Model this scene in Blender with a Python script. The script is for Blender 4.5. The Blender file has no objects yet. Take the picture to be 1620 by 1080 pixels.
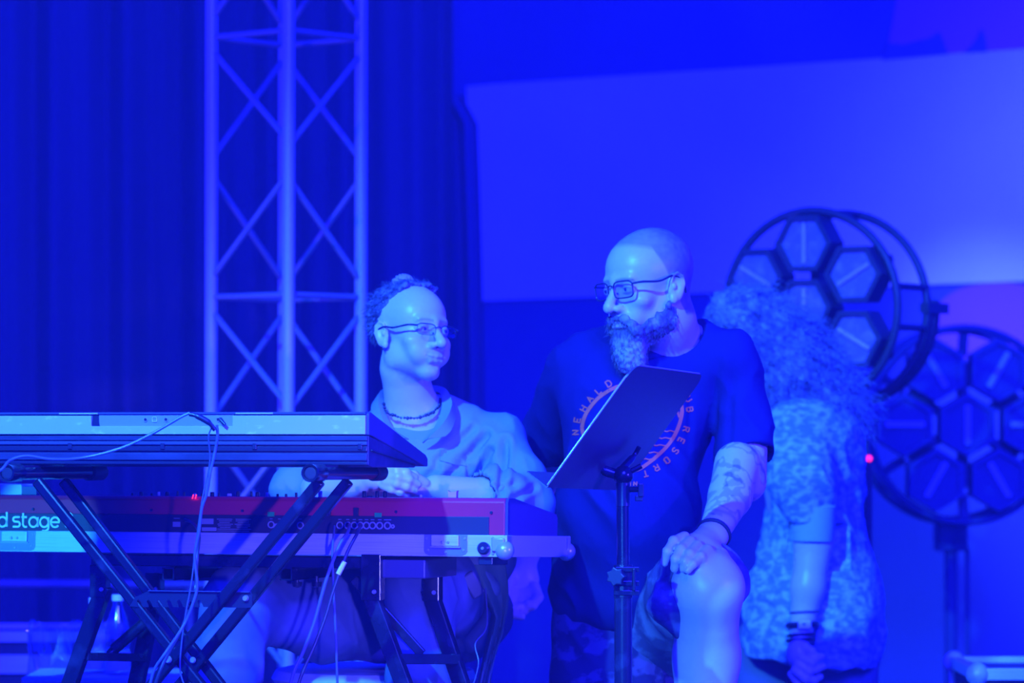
import bpy, bmesh, math, random
import numpy as np
from mathutils import Vector, Matrix, Euler
from mathutils.bvhtree import BVHTree

sc = bpy.context.scene
COL = sc.collection
PI = math.pi

# ------------------------------------------------------------------ camera, world, lights, exposure
F_PX = 6000.0                      # focal length in pixels of the 1620x1080 frame
CAM_Z = 1.36
HORIZON = 680.0
PITCH = math.atan((HORIZON - 540.0) / F_PX)
cd = bpy.data.cameras.new('camera'); cam = bpy.data.objects.new('camera', cd); COL.objects.link(cam)
cd.sensor_width = 36.0; cd.lens = F_PX / 1620.0 * 36.0
cd.clip_start = 0.1; cd.clip_end = 200
cam.location = (0, 0, CAM_Z); cam.rotation_euler = (PI / 2 + PITCH, 0, 0)
cd.dof.use_dof = True; cd.dof.focus_distance = 7.95; cd.dof.aperture_fstop = 3.6
sc.camera = cam

def P(px, py, D):
    """World point seen at photo pixel (px, py) on the plane y = D."""
    rx = (px - 810.0) / F_PX; ry = (540.0 - py) / F_PX
    c, s = math.cos(PITCH), math.sin(PITCH)
    dy = c - s * ry; dz = s + c * ry
    t = D / dy
    return Vector((rx * t, D, CAM_Z + dz * t))

vs = sc.view_settings
vs.view_transform = 'Standard'; vs.look = 'None'; vs.gamma = 1.0; vs.exposure = 0.0
vs.use_curve_mapping = False

w = bpy.data.worlds.new('stage_air'); sc.world = w; w.use_nodes = True
bg = w.node_tree.nodes['Background']
bg.inputs[0].default_value = (0.0018, 0.0045, 1.0, 1); bg.inputs[1].default_value = 3.4

def aim(o, target):
    d = Vector(target) - o.location
    o.rotation_euler = d.to_track_quat('-Z', 'Y').to_euler()

def area(name, loc, target, size, color, power, sy=None):
    l = bpy.data.lights.new(name, 'AREA'); l.color = color; l.energy = power
    l.shape = 'RECTANGLE'; l.size = size; l.size_y = sy or size
    o = bpy.data.objects.new(name, l); o.location = loc; aim(o, target); COL.objects.link(o); return o

def spot(name, loc, target, angle, blend, color, power, r=0.1):
    l = bpy.data.lights.new(name, 'SPOT'); l.color = color; l.energy = power
    l.spot_size = math.radians(angle); l.spot_blend = blend; l.shadow_soft_size = r
    o = bpy.data.objects.new(name, l); o.location = loc; aim(o, target); COL.objects.link(o); return o

# stage wash from the front truss, cyan key high on the left, violet lamps on the right, backdrop wash
area('blue_wash_light', (1.0, 1.5, 5.5), (0.3, 8.4, 1.2), 3.0, (0.010, 0.012, 1.0), 3600)
spot('cyan_key_light', (-2.6, 3.0, 5.0), (0.0, 8.2, 1.25), 34, 0.6, (0.034, 0.265, 1.0), 5800, 0.08)
spot('violet_side_light', (4.6, 5.2, 2.0), (0.4, 8.2, 1.2), 30, 0.7, (0.045, 0.026, 1.0), 2000, 0.12)
spot('violet_low_light', (0.6, 1.0, 0.9), tuple(P(560, 880, 8.0)), 7.5, 0.9, (0.115, 0.105, 1.0), 2600, 0.06)
spot('added_cyan_low_light', (-2.6, 2.5, 1.15), tuple(P(20, 835, 8.2)), 2.6, 0.25, (0.020, 0.34, 1.0), 4000, 0.02)  # added narrow spot that makes the cyan patch on the piano's left end
spot('backdrop_wash_light', (4.6, 9.2, 4.4), (3.3, 13.5, 1.9), 50, 1.0, (0.044, 0.085, 1.0), 4600, 0.2)
spot('added_knee_light', (-1.6, 2.2, 2.0), tuple(P(1100, 985, 8.1)), 5.0, 0.5, (0.03, 0.24, 1.0), 2800, 0.05)  # added narrow spot to brighten the raised knee, shaded from the key
spot('beam_light', tuple(P(1000, -330, 12.0)), tuple(P(1540, 470, 13.2)), 24, 1.0, (0.04, 0.09, 1.0), 2200, 0.04)
spot('truss_uplight', (-2.6, 9.3, 0.2), (-0.7, 10.4, 2.0), 50, 0.8, (0.060, 0.045, 1.0), 420, 0.08)
# ------------------------------------------------------------------ materials
MATS = {}
def mat(name, color, rough=0.5, metal=0.0, spec=0.5, bump=None, var=None, emit=None, alpha=None, trans=0.0, attr=None):
    """Procedural principled material. var=(other colour, scale, stretch, lo, hi); bump=(scale, strength, distance)."""
    if name in MATS: return MATS[name]
    m = bpy.data.materials.new(name); m.use_nodes = True; nt = m.node_tree; N = nt.nodes; L = nt.links
    b = N['Principled BSDF']
    b.inputs['Base Color'].default_value = (*color, 1); b.inputs['Roughness'].default_value = rough
    b.inputs['Metallic'].default_value = metal; b.inputs['Specular IOR Level'].default_value = spec
    tc = N.new('ShaderNodeTexCoord')
    csock = None
    if var:
        c2, scale, stretch, lo, hi = var
        mp = N.new('ShaderNodeMapping'); mp.inputs['Scale'].default_value = stretch
        L.new(tc.outputs['Object'], mp.inputs[0])
        nz = N.new('ShaderNodeTexNoise'); nz.inputs['Scale'].default_value = scale; nz.inputs['Detail'].default_value = 4
        L.new(mp.outputs[0], nz.inputs['Vector'])
        cr = N.new('ShaderNodeValToRGB'); cr.color_ramp.elements[0].position = lo; cr.color_ramp.elements[1].position = hi
        cr.color_ramp.elements[0].color = (*color, 1); cr.color_ramp.elements[1].color = (*c2, 1)
        L.new(nz.outputs[0], cr.inputs[0]); csock = cr.outputs[0]
    if attr:
        # attribute 'tint' mixes towards the second colour (hair on skin, ink, lips)
        at = N.new('ShaderNodeAttribute'); at.attribute_name = 'tint'
        mx = N.new('ShaderNodeMix'); mx.data_type = 'RGBA'
        L.new(at.outputs['Fac'], mx.inputs['Factor'])
        if csock: L.new(csock, mx.inputs[6])
        else: mx.inputs[6].default_value = (*color, 1)
        mx.inputs[7].default_value = (*attr, 1); csock = mx.outputs[2]
    if csock: L.new(csock, b.inputs['Base Color'])
    if bump:
        nb = N.new('ShaderNodeTexNoise'); nb.inputs['Scale'].default_value = bump[0]; nb.inputs['Detail'].default_value = 3
        L.new(tc.outputs['Object'], nb.inputs['Vector'])
        bp = N.new('ShaderNodeBump'); bp.inputs['Strength'].default_value = bump[1]; bp.inputs['Distance'].default_value = bump[2]
        L.new(nb.outputs[0], bp.inputs['Height']); L.new(bp.outputs[0], b.inputs['Normal'])
    if emit:
        b.inputs['Emission Color'].default_value = (*emit[0], 1); b.inputs['Emission Strength'].default_value = emit[1]
    if trans:
        b.inputs['Transmission Weight'].default_value = trans; b.inputs['IOR'].default_value = 1.3
    if alpha is not None:
        b.inputs['Alpha'].default_value = alpha
    MATS[name] = m
    return m

M_SKIN = mat('skin', (0.62, 0.52, 0.46), 0.36, bump=(260, 0.15, 0.002), attr=(0.10, 0.08, 0.10))
M_SKIN2 = mat('ruddy_skin', (0.60, 0.50, 0.44), 0.38, bump=(240, 0.15, 0.002), attr=(0.07, 0.06, 0.09))
M_BLACK = mat('black_paint', (0.022, 0.022, 0.03), 0.32, spec=0.6)
M_STANDB = mat('worn_black_steel', (0.012, 0.012, 0.017), 0.22, spec=0.5, var=((0.035, 0.035, 0.05), 18, (1, 1, 1), 0.55, 0.75))
M_RUBBER = mat('black_rubber', (0.022, 0.022, 0.03), 0.6)
M_ALU = mat('brushed_aluminium', (0.62, 0.62, 0.62), 0.45, metal=0.15, var=((0.50, 0.50, 0.52), 8, (1, 60, 60), 0.45, 0.7))
M_BRACE = mat('truss_brace_aluminium', (0.20, 0.20, 0.22), 0.45, metal=0.2)
M_TRUSS = mat('truss_aluminium', (0.42, 0.42, 0.44), 0.4, metal=0.3)
M_STEEL = mat('nickel_steel', (0.6, 0.6, 0.62), 0.3, metal=0.6)
M_RED = mat('red_lacquer', (0.66, 0.022, 0.05), 0.35)
M_REDDARK = mat('dark_red_lacquer', (0.20, 0.03, 0.12), 0.4)
M_PANEL = mat('dark_panel', (0.035, 0.028, 0.035), 0.45)
M_WHITE = mat('white_print', (0.80, 0.80, 0.80), 0.5)
M_GREYPRINT = mat('grey_print', (0.35, 0.33, 0.36), 0.5)
M_SILVER = mat('silver_plastic', (0.50, 0.52, 0.52), 0.38, var=((0.72, 0.74, 0.72), 30, (1, 1, 2), 0.6, 0.72))
M_KEYBODY = mat('dark_grey_plastic', (0.030, 0.032, 0.055), 0.45, var=((0.05, 0.05, 0.08), 12, (1, 4, 4), 0.4, 0.7))
M_KEYBODY2 = mat('grey_plastic', (0.065, 0.07, 0.12), 0.5)
M_RECESS = mat('grey_connector_plate', (0.30, 0.30, 0.34), 0.5)
M_GREEN = mat('green_tape', (0.02, 0.62, 0.10), 0.6)
M_CABLE = mat('cable_sheath', (0.10, 0.11, 0.15), 0.4)
M_CABLEB = mat('black_cable_sheath', (0.035, 0.035, 0.05), 0.4)
M_TEE = mat('navy_cotton', (0.012, 0.012, 0.080), 0.85, spec=0.15, bump=(500, 0.1, 0.001))
M_COLLAR = mat('navy_rib', (0.010, 0.010, 0.06), 0.9, spec=0.1)
M_ORANGE = mat('orange_shirt_print', (1.0, 0.12, 0.035), 0.7)
M_SHIRT = mat('pale_green_cotton', (0.22, 0.30, 0.30), 0.85, spec=0.15, bump=(400, 0.1, 0.001))
M_JEANS = mat('washed_denim', (0.10, 0.13, 0.24), 0.85, spec=0.15, var=((0.16, 0.19, 0.30), 9, (1, 1, 1), 0.4, 0.7), bump=(700, 0.25, 0.001))
M_CAMO = mat('camouflage_cotton', (0.035, 0.025, 0.07), 0.85, spec=0.15, var=((0.10, 0.07, 0.14), 14, (1, 1, 1.6), 0.50, 0.56))
M_SHORTS = mat('faded_shorts_cotton', (0.06, 0.05, 0.10), 0.85, spec=0.15, var=((0.15, 0.14, 0.20), 18, (1, 1, 1), 0.45, 0.6))
M_PRINTSHIRT = mat('patterned_cotton', (0.16, 0.26, 0.34), 0.85, spec=0.15, var=((0.42, 0.58, 0.62), 38, (1, 1, 1.7), 0.44, 0.60))
M_CUFF = mat('plain_cuff_cotton', (0.32, 0.48, 0.50), 0.85, spec=0.15)
M_HAIR = mat('grey_brown_hair', (0.045, 0.05, 0.07), 0.6, var=((0.20, 0.22, 0.26), 60, (1, 1, 1), 0.4, 0.7))
M_CURLS = mat('light_curly_hair', (0.15, 0.16, 0.20), 0.55, var=((0.28, 0.30, 0.36), 26, (1, 1, 1), 0.4, 0.65))
M_BEARD = mat('greying_beard_hair', (0.10, 0.09, 0.10), 0.7, var=((0.34, 0.33, 0.36), 45, (1, 1, 1), 0.5, 0.8), attr=(0.42, 0.42, 0.45))
M_FRAME = mat('black_spectacle_frame', (0.03, 0.03, 0.04), 0.25)
M_EYE = mat('eye_white', (0.55, 0.55, 0.55), 0.2)
M_IRIS = mat('dark_iris', (0.04, 0.04, 0.05), 0.15)
M_TUFT = mat('light_grey_hair', (0.34, 0.26, 0.32), 0.6)
M_INK = mat('tattoo_ink', (0.22, 0.19, 0.24), 0.5)
M_CURTAIN = mat('black_stage_curtain', (0.060, 0.060, 0.090), 0.95, spec=0.05, var=((0.075, 0.065, 0.085), 1.6, (3, 3, 0.5), 0.5, 0.75))
M_FLOOR = mat('black_stage_deck', (0.05, 0.05, 0.055), 0.7)
M_FIX = mat('fixture_black', (0.028, 0.028, 0.032), 0.5)
M_PLATE = mat('black_music_plate', (0.06, 0.055, 0.06), 0.42, spec=0.5)

def glass_mat(name, color, alpha):
    m = bpy.data.materials.new(name); m.use_nodes = True; nt = m.node_tree; N = nt.nodes; L = nt.links
    for n in list(N):
        if n.type != 'OUTPUT_MATERIAL': N.remove(n)
    out = [n for n in N if n.type == 'OUTPUT_MATERIAL'][0]
    t = N.new('ShaderNodeBsdfTransparent'); t.inputs[0].default_value = (*color, 1)
    g = N.new('ShaderNodeBsdfGlossy'); g.inputs[0].default_value = (0.8, 0.8, 0.8, 1); g.inputs[1].default_value = 0.12
    mx = N.new('ShaderNodeMixShader'); mx.inputs[0].default_value = alpha
    L.new(t.outputs[0], mx.inputs[1]); L.new(g.outputs[0], mx.inputs[2]); L.new(mx.outputs[0], out.inputs[0])
    return m
M_LENS = glass_mat('spectacle_lens', (0.93, 0.95, 1.0), 0.10)
M_BOTTLE = glass_mat('clear_bottle_plastic', (0.86, 0.88, 0.95), 0.32)

# ------------------------------------------------------------------ object helpers
def setp(o, label=None, cat=None, group=None, kind=None):
    if label: o['label'] = label
    if cat: o['category'] = cat
    if group: o['group'] = group
    if kind: o['kind'] = kind
    return o

def thing(name, loc, label, cat, rotz=0.0, group=None):
    o = bpy.data.objects.new(name, None); o.empty_display_size = 0.1
    o.location = loc; o.rotation_euler = (0, 0, rotz); COL.objects.link(o)
    return setp(o, label, cat, group)

def link(name, me, parent=None, world=False):
    """Link a mesh; world=True means its vertices are in world space and the parent is only translated."""
    o = bpy.data.objects.new(name, me); COL.objects.link(o)
    if parent is not None:
        o.parent = parent
        if world:
            r = parent
            off = Vector((0, 0, 0))
            while r is not None:
                off += r.location; r = r.parent
            me.transform(Matrix.Translation(-off))
    return o

def rotm(rx=0, ry=0, rz=0):
    return Euler((rx, ry, rz)).to_matrix()

class MB:
    def __init__(s): s.v = []; s.f = []; s.m = []
    def add(s, verts, faces, mi=0):
        b = len(s.v); s.v += [tuple(x) for x in verts]
        for f in faces: s.f.append(tuple(b + i for i in f)); s.m.append(mi)
    def box(s, c, size, R=None, mi=0):
        c = Vector(c); hx, hy, hz = [k / 2 for k in size]
        vs_ = [Vector((x * hx, y * hy, z * hz)) for x in (-1, 1) for y in (-1, 1) for z in (-1, 1)]
        if R is not None: vs_ = [R @ q for q in vs_]
        s.add([c + q for q in vs_], [(0, 1, 3, 2), (4, 6, 7, 5), (0, 4, 5, 1), (2, 3, 7, 6), (0, 2, 6, 4), (1, 5, 7, 3)], mi)
    def bar(s, a, b, wd, ht, up=(0, 0, 1), mi=0):
        a = Vector(a); b = Vector(b); d = b - a; L_ = d.length; d.normalize()
        side = d.cross(Vector(up))
        if side.length < 1e-4: side = d.cross(Vector((1, 0, 0)))
        side.normalize(); u = side.cross(d)
        R = Matrix((side, d, u)).transposed()
        s.box((a + b) / 2, (wd, L_, ht), R, mi)
    def tube(s, pts, r, n=10, caps=True, mi=0):
        pts = [Vector(p) for p in pts]; k = len(pts)
        rs = r if hasattr(r, '__len__') else [r] * k
        t0 = (pts[1] - pts[0]).normalized(); nrm = t0.orthogonal().normalized(); rings = []
        for i, p in enumerate(pts):
            t = (pts[min(i + 1, k - 1)] - pts[max(i - 1, 0)]).normalized()
            nrm = (nrm - t * nrm.dot(t))
            if nrm.length < 1e-6: nrm = t.orthogonal()
            nrm.normalize(); bn = t.cross(nrm)
            rings.append([p + (nrm * math.cos(2 * PI * j / n) + bn * math.sin(2 * PI * j / n)) * rs[i] for j in range(n)])
        vs_ = [q for rg in rings for q in rg]; fs = []
        for i in range(k - 1):
            for j in range(n):
                a = i * n + j; b = i * n + (j + 1) % n
                fs.append((a, b, b + n, a + n))
        if caps:
            fs.append(tuple(range(n - 1, -1, -1))); fs.append(tuple((k - 1) * n + j for j in range(n)))
        s.add(vs_, fs, mi)
    def ring(s, c, R, major, minor, n=40, m=8, mi=0):
        vs_ = []; fs = []
        for i in range(n):
            a = 2 * PI * i / n
            for j in range(m):
                b = 2 * PI * j / m
                q = Vector(((major + minor * math.cos(b)) * math.cos(a), minor * math.sin(b), (major + minor * math.cos(b)) * math.sin(a)))
                vs_.append(Vector(c) + (R @ q if R is not None else q))
        for i in range(n):
            for j in range(m):
                a = i * m + j; b = i * m + (j + 1) % m; c2 = ((i + 1) % n) * m + (j + 1) % m; d = ((i + 1) % n) * m + j
                fs.append((a, b, c2, d))
        s.add(vs_, fs, mi)
    def prism(s, poly, o, eu, ev, en, depth, mi=0):
        """poly in (u, v) placed at o + u*eu + v*ev, extruded along en by depth."""
        o = Vector(o); eu = Vector(eu); ev = Vector(ev); en = Vector(en); n = len(poly)
        a = [o + eu * p[0] + ev * p[1] for p in poly]; b = [q + en * depth for q in a]
        fs = [tuple(range(n)), tuple(range(2 * n - 1, n - 1, -1))]
        for i in range(n): fs.append((i, i + n, (i + 1) % n + n, (i + 1) % n))
        s.add(a + b, fs, mi)
    def lathe(s, prof, c, axis=(0, 0, 1), n=20, mi=0):
        ax = Vector(axis).normalized(); u = ax.orthogonal().normalized(); v = ax.cross(u); c = Vector(c)
        vs_ = []; k = len(prof)
        for (r, h) in prof:
            for j in range(n):
                a = 2 * PI * j / n
                vs_.append(c + ax * h + (u * math.cos(a) + v * math.sin(a)) * max(r, 1e-5))
        fs = []
        for i in range(k - 1):
            for j in range(n):
                a = i * n + j; b = i * n + (j + 1) % n
                fs.append((a, b, b + n, a + n))
        fs.append(tuple(range(n - 1, -1, -1))); fs.append(tuple((k - 1) * n + j for j in range(n)))
        s.add(vs_, fs, mi)
    def ball(s, c, r, n=16, m=10, mi=0):
        prof = [(r * math.sin(PI * i / m), -r * math.cos(PI * i / m)) for i in range(m + 1)]
        s.lathe(prof, c, n=n, mi=mi)
    def build(s, name, material, parent=None, smooth=False, bevel=0.0, world=False, seg=2):
        me = bpy.data.meshes.new(name); me.from_pydata(s.v, [], s.f)
        mats = material if isinstance(material, (list, tuple)) else [material]
        for m_ in mats: me.materials.append(m_)
        if len(mats) > 1: me.polygons.foreach_set('material_index', s.m)
        bm = bmesh.new(); bm.from_mesh(me); bmesh.ops.recalc_face_normals(bm, faces=bm.faces)
        if smooth:
            for f in bm.faces: f.smooth = True
            for e in bm.edges:
                if len(e.link_faces) == 2 and e.calc_face_angle(0) > math.radians(40): e.smooth = False
        bm.to_mesh(me); bm.free(); me.update()
        o = link(name, me, parent, world)
        if bevel > 0:
            b = o.modifiers.new('bevel', 'BEVEL'); b.width = bevel; b.segments = seg; b.limit_method = 'ANGLE'; b.angle_limit = math.radians(35)
        return o

def catmull(pts, n=8):
    pts = [Vector(p) for p in pts]; out = []
    for i in range(len(pts) - 1):
        p0 = pts[max(i - 1, 0)]; p1 = pts[i]; p2 = pts[i + 1]; p3 = pts[min(i + 2, len(pts) - 1)]
        for k in range(n):
            t = k / n
            out.append(0.5 * ((2 * p1) + (p2 - p0) * t + (2 * p0 - 5 * p1 + 4 * p2 - p3) * t * t + (3 * p1 - p0 - 3 * p2 + p3) * t ** 3))
    out.append(pts[-1]); return out

def copy_tree(o, parent=None):
    c = o.copy(); COL.objects.link(c)
    if parent is not None: c.parent = parent
    for ch in list(o.children): copy_tree(ch, c)
    return c

# ------------------------------------------------------------------ sculpting with distance fields (numpy) + surface nets
def axis_pts(segs):
    """segs: [(start, step), ..., (end, None)] -> coordinate array with varying spacing."""
    out = []
    for (a, st), (b, _) in zip(segs[:-1], segs[1:]):
        n = max(1, int(round((b - a) / st))); out += list(np.linspace(a, b, n, endpoint=False))
    out.append(segs[-1][0]); return np.array(out)

class Sculpt:
    def __init__(s, ax, ay, az):
        s.ax, s.ay, s.az = ax, ay, az
        s.F = np.full((len(ax), len(ay), len(az)), 1.0, np.float32)
    def sub(s, lo, hi):
        r = []
        for a, l, h in zip((s.ax, s.ay, s.az), lo, hi):
            i0 = max(0, np.searchsorted(a, l) - 1); i1 = min(len(a), np.searchsorted(a, h) + 1)
            if i1 <= i0: return None
            r.append(slice(i0, i1))
        return tuple(r)
    def coords(s, sl):
        return (s.ax[sl[0]][:, None, None], s.ay[sl[1]][None, :, None], s.az[sl[2]][None, None, :])
    def comb(s, sl, d, k, mode):
        A = s.F[sl]
        if mode == 'add':
            if k > 0:
                h = np.maximum(k - np.abs(A - d), 0) / k; r = np.minimum(A, d) - h * h * k * 0.25
            else: r = np.minimum(A, d)
        elif mode == 'cut':
            d = -d
            if k > 0:
                h = np.maximum(k - np.abs(A - d), 0) / k; r = np.maximum(A, d) + h * h * k * 0.25
            else: r = np.maximum(A, d)
        s.F[sl] = r
    def ell(s, c, r, R=None, k=0.01, mode='add'):
        c = Vector(c); m = max(r) + k + 0.02
        if R is None: ext = [q + k + 0.02 for q in r]
        else: ext = [m, m, m]
        sl = s.sub([c[i] - ext[i] for i in range(3)], [c[i] + ext[i] for i in range(3)])
        if sl is None: return
        X, Y, Z = s.coords(sl); x = X - c[0]; y = Y - c[1]; z = Z - c[2]
        if R is not None:
            T = R.transposed()
            x, y, z = (T[0][0] * x + T[0][1] * y + T[0][2] * z, T[1][0] * x + T[1][1] * y + T[1][2] * z, T[2][0] * x + T[2][1] * y + T[2][2] * z)
        k0 = np.sqrt((x / r[0]) ** 2 + (y / r[1]) ** 2 + (z / r[2]) ** 2)
        k1 = np.sqrt((x / r[0] ** 2) ** 2 + (y / r[1] ** 2) ** 2 + (z / r[2] ** 2) ** 2) + 1e-9
        s.comb(sl, (k0 * (k0 - 1) / k1).astype(np.float32), k, mode)
    def cap(s, a, b, ra, rb=None, k=0.01, mode='add', flat=None):
        """Tapered capsule; flat=(direction, factor) squashes it along a direction."""
        rb = ra if rb is None else rb
        a = Vector(a); b = Vector(b); m = max(ra, rb) + k + 0.02
        sl = s.sub([min(a[i], b[i]) - m for i in range(3)], [max(a[i], b[i]) + m for i in range(3)])
        if sl is None: return
        X, Y, Z = s.coords(sl); ab = b - a; L2 = max(ab.length_squared, 1e-9)
        x = X - a[0]; y = Y - a[1]; z = Z - a[2]
        t = np.clip((x * ab[0] + y * ab[1] + z * ab[2]) / L2, 0, 1)
        dx = x - t * ab[0]; dy = y - t * ab[1]; dz = z - t * ab[2]
        if flat is not None:
            n = Vector(flat[0]).normalized(); q = dx * n[0] + dy * n[1] + dz * n[2]
            g = (1 / flat[1] - 1) * q
            dx = dx + g * n[0]; dy = dy + g * n[1]; dz = dz + g * n[2]
            d = (np.sqrt(dx * dx + dy * dy + dz * dz) - (ra + (rb - ra) * t)) * (0.5 + 0.5 * flat[1])
        else:
            d = np.sqrt(dx * dx + dy * dy + dz * dz) - (ra + (rb - ra) * t)
        s.comb(sl, d.astype(np.float32), k, mode)
    def chain(s, pts, rs, k=0.01, mode='add', flat=None):
        for i in range(len(pts) - 1): s.cap(pts[i], pts[i + 1], rs[i], rs[i + 1], k, mode, flat)
    def halfspace(s, p, n, k=0.004, lo=None, hi=None):
        """Remove everything on the +n side of the plane through p (optionally only inside a box)."""
        n = Vector(n).normalized(); p = Vector(p)
        sl = s.sub(lo, hi) if lo is not None else (slice(None), slice(None), slice(None))
        if sl is None: return
        X, Y, Z = s.coords(sl)
        d = -((X - p[0]) * n[0] + (Y - p[1]) * n[1] + (Z - p[2]) * n[2])
        s.comb(sl, np.broadcast_to(d, s.F[sl].shape).astype(np.float32), k, 'cut')
    def mesh(s):
        F = s.F; ax, ay, az = s.ax, s.ay, s.az
        ins = F < 0; nx, ny, nz = F.shape
        c = np.zeros((nx - 1, ny - 1, nz - 1), np.uint8)
        for i in (0, 1):
            for j in (0, 1):
                for k in (0, 1): c += ins[i:nx - 1 + i, j:ny - 1 + j, k:nz - 1 + k]
        act = np.argwhere((c > 0) & (c < 8)); nA = len(act)
        idx = -np.ones(c.shape, np.int64); idx[act[:, 0], act[:, 1], act[:, 2]] = np.arange(nA)
        acc = np.zeros((nA, 3)); cnt = np.zeros(nA)
        corners = [(i, j, k) for i in (0, 1) for j in (0, 1) for k in (0, 1)]
        for a_ in corners:
            for d_ in range(3):
                if a_[d_] == 1: continue
                b_ = list(a_); b_[d_] = 1
                fa = F[act[:, 0] + a_[0], act[:, 1] + a_[1], act[:, 2] + a_[2]].astype(float)
                fb = F[act[:, 0] + b_[0], act[:, 1] + b_[1], act[:, 2] + b_[2]].astype(float)
                mk = (fa < 0) != (fb < 0)
                t = np.where(mk, fa / np.where(np.abs(fa - fb) < 1e-12, 1, fa - fb), 0)
                p = np.tile(np.array(a_, float), (nA, 1)); p[:, d_] += t
                acc[mk] += p[mk]; cnt[mk] += 1
        q = act + acc / np.maximum(cnt, 1)[:, None]
        V = np.stack([np.interp(q[:, 0], np.arange(nx), ax), np.interp(q[:, 1], np.arange(ny), ay), np.interp(q[:, 2], np.arange(nz), az)], 1)
        faces = []
        for d_ in range(3):
            A = ins; sh = [slice(None)] * 3; sh[d_] = slice(0, -1); s2 = [slice(None)] * 3; s2[d_] = slice(1, None)
            e = A[tuple(sh)] != A[tuple(s2)]
            u, v = (d_ + 1) % 3, (d_ + 2) % 3
            ed = np.argwhere(e); ok = (ed[:, u] > 0) & (ed[:, v] > 0) & (ed[:, u] < A.shape[u] - 1) & (ed[:, v] < A.shape[v] - 1)
            ed = ed[ok]
            def cell(du, dv):
                r = ed.copy(); r[:, u] += du; r[:, v] += dv; return idx[r[:, 0], r[:, 1], r[:, 2]]
            quad = np.stack([cell(-1, -1), cell(0, -1), cell(0, 0), cell(-1, 0)], 1)
            flip = ~A[ed[:, 0], ed[:, 1], ed[:, 2]]
            quad[flip] = quad[flip][:, ::-1]
            faces.append(quad)
        return V, np.concatenate(faces)

def hash3(i, j, k, seed):
    h = (i * 374761393 + j * 668265263 + k * 2147483647 + seed * 974711) & 0xffffffff
    h = ((h ^ (h >> 13)) * 1274126177) & 0xffffffff
    return ((h ^ (h >> 16)) & 0xffff) / 65535.0
def noise3(V, scale, seed=0):
    Q = V * scale; I = np.floor(Q).astype(np.int64); f = Q - I; f = f * f * (3 - 2 * f); r = 0
    for a in (0, 1):
        for b in (0, 1):
            for c in (0, 1):
                wgt = (f[:, 0] if a else 1 - f[:, 0]) * (f[:, 1] if b else 1 - f[:, 1]) * (f[:, 2] if c else 1 - f[:, 2])
                r = r + wgt * hash3(I[:, 0] + a, I[:, 1] + b, I[:, 2] + c, seed)
    return r * 2 - 1

def vnormals(V, Fq):
    n = np.cross(V[Fq[:, 2]] - V[Fq[:, 0]], V[Fq[:, 3]] - V[Fq[:, 1]]); N = np.zeros_like(V)
    for i in range(4): np.add.at(N, Fq[:, i], n)
    return N / (np.linalg.norm(N, axis=1)[:, None] + 1e-12)
def relax(V, Fq, it=2, f=0.5):
    for _ in range(it):
        S = np.zeros_like(V); C = np.zeros(len(V))
        for i in range(4):
            a = Fq[:, i]; b = Fq[:, (i + 1) % 4]
            np.add.at(S, a, V[b]); np.add.at(C, a, 1); np.add.at(S, b, V[a]); np.add.at(C, b, 1)
        V = V * (1 - f) + f * S / np.maximum(C, 1)[:, None]
    return V

def sculpt_obj(name, sc_, material, parent, disp=None, tint=None, it=2, world=True):
    V, Fq = sc_.mesh(); V = relax(V, Fq, it)
    if disp is not None:
        N = vnormals(V, Fq); V = V + N * disp(V, N)[:, None]
    me = bpy.data.meshes.new(name)
    me.vertices.add(len(V)); me.vertices.foreach_set('co', V.astype(np.float32).ravel())
    me.loops.add(len(Fq) * 4); me.loops.foreach_set('vertex_index', Fq.astype(np.int32).ravel())
    me.polygons.add(len(Fq)); me.polygons.foreach_set('loop_start', np.arange(0, len(Fq) * 4, 4, dtype=np.int32))
    me.polygons.foreach_set('loop_total', np.full(len(Fq), 4, dtype=np.int32))
    me.update(calc_edges=True); me.validate()
    me.polygons.foreach_set('use_smooth', np.ones(len(me.polygons), dtype=bool))
    me.materials.append(material)
    at = me.attributes.new('tint', 'FLOAT', 'POINT')
    if tint is not None:
        at.data.foreach_set('value', np.clip(tint(V), 0, 1).astype(np.float32))
    o = link(name, me, parent, world)
    return o, V, Fq
# ------------------------------------------------------------------ setting: deck, backdrop, curtain
m = MB(); m.box((0, 9, -0.05), (16, 16, 0.1)); setp(m.build('floor', M_FLOOR), kind='structure')

# printed cloth backdrop: dark field, pale sloping band, violet shapes and conifer silhouettes
BD = 13.6
M_BDARK = mat('backdrop_print_dark', (0.06, 0.07, 0.18), 0.9, spec=0.05, var=((0.075, 0.085, 0.21), 0.8, (1, 1, 1), 0.4, 0.6))
M_BPALE = mat('backdrop_print_pale', (0.60, 0.58, 0.56), 0.9, spec=0.05, var=((0.52, 0.52, 0.50), 1.1, (1, 1, 1), 0.4, 0.6))
M_BVIOLET = mat('backdrop_print_violet', (0.34, 0.09, 0.30), 0.9, spec=0.05)
def bd(px, py, dy=0.0): return P(px, py, BD + dy)
m = MB()
nx_, nz_ = 90, 40
c0 = bd(560, 1300); c1 = bd(2100, -500)
vv = []; ff = []
for i in range(nx_ + 1):
    for k in range(nz_ + 1):
        x = c0.x + (c1.x - c0.x) * i / nx_; z = c0.z + (c1.z - c0.z) * k / nz_
        vv.append((x, BD + 0.006 * math.sin(x * 3.1) * 0.4, z))
for i in range(nx_):
    for k in range(nz_):
        a = i * (nz_ + 1) + k; ff.append((a, a + 1, a + nz_ + 2, a + nz_ + 1))
nb = len(vv)
vv2 = [(x, y + 0.03, z) for x, y, z in vv]
m.add(vv + vv2, ff + [tuple(q + nb for q in reversed(f)) for f in ff])
backdrop = m.build('wall_back', M_BDARK, smooth=True); setp(backdrop, kind='structure')
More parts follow.
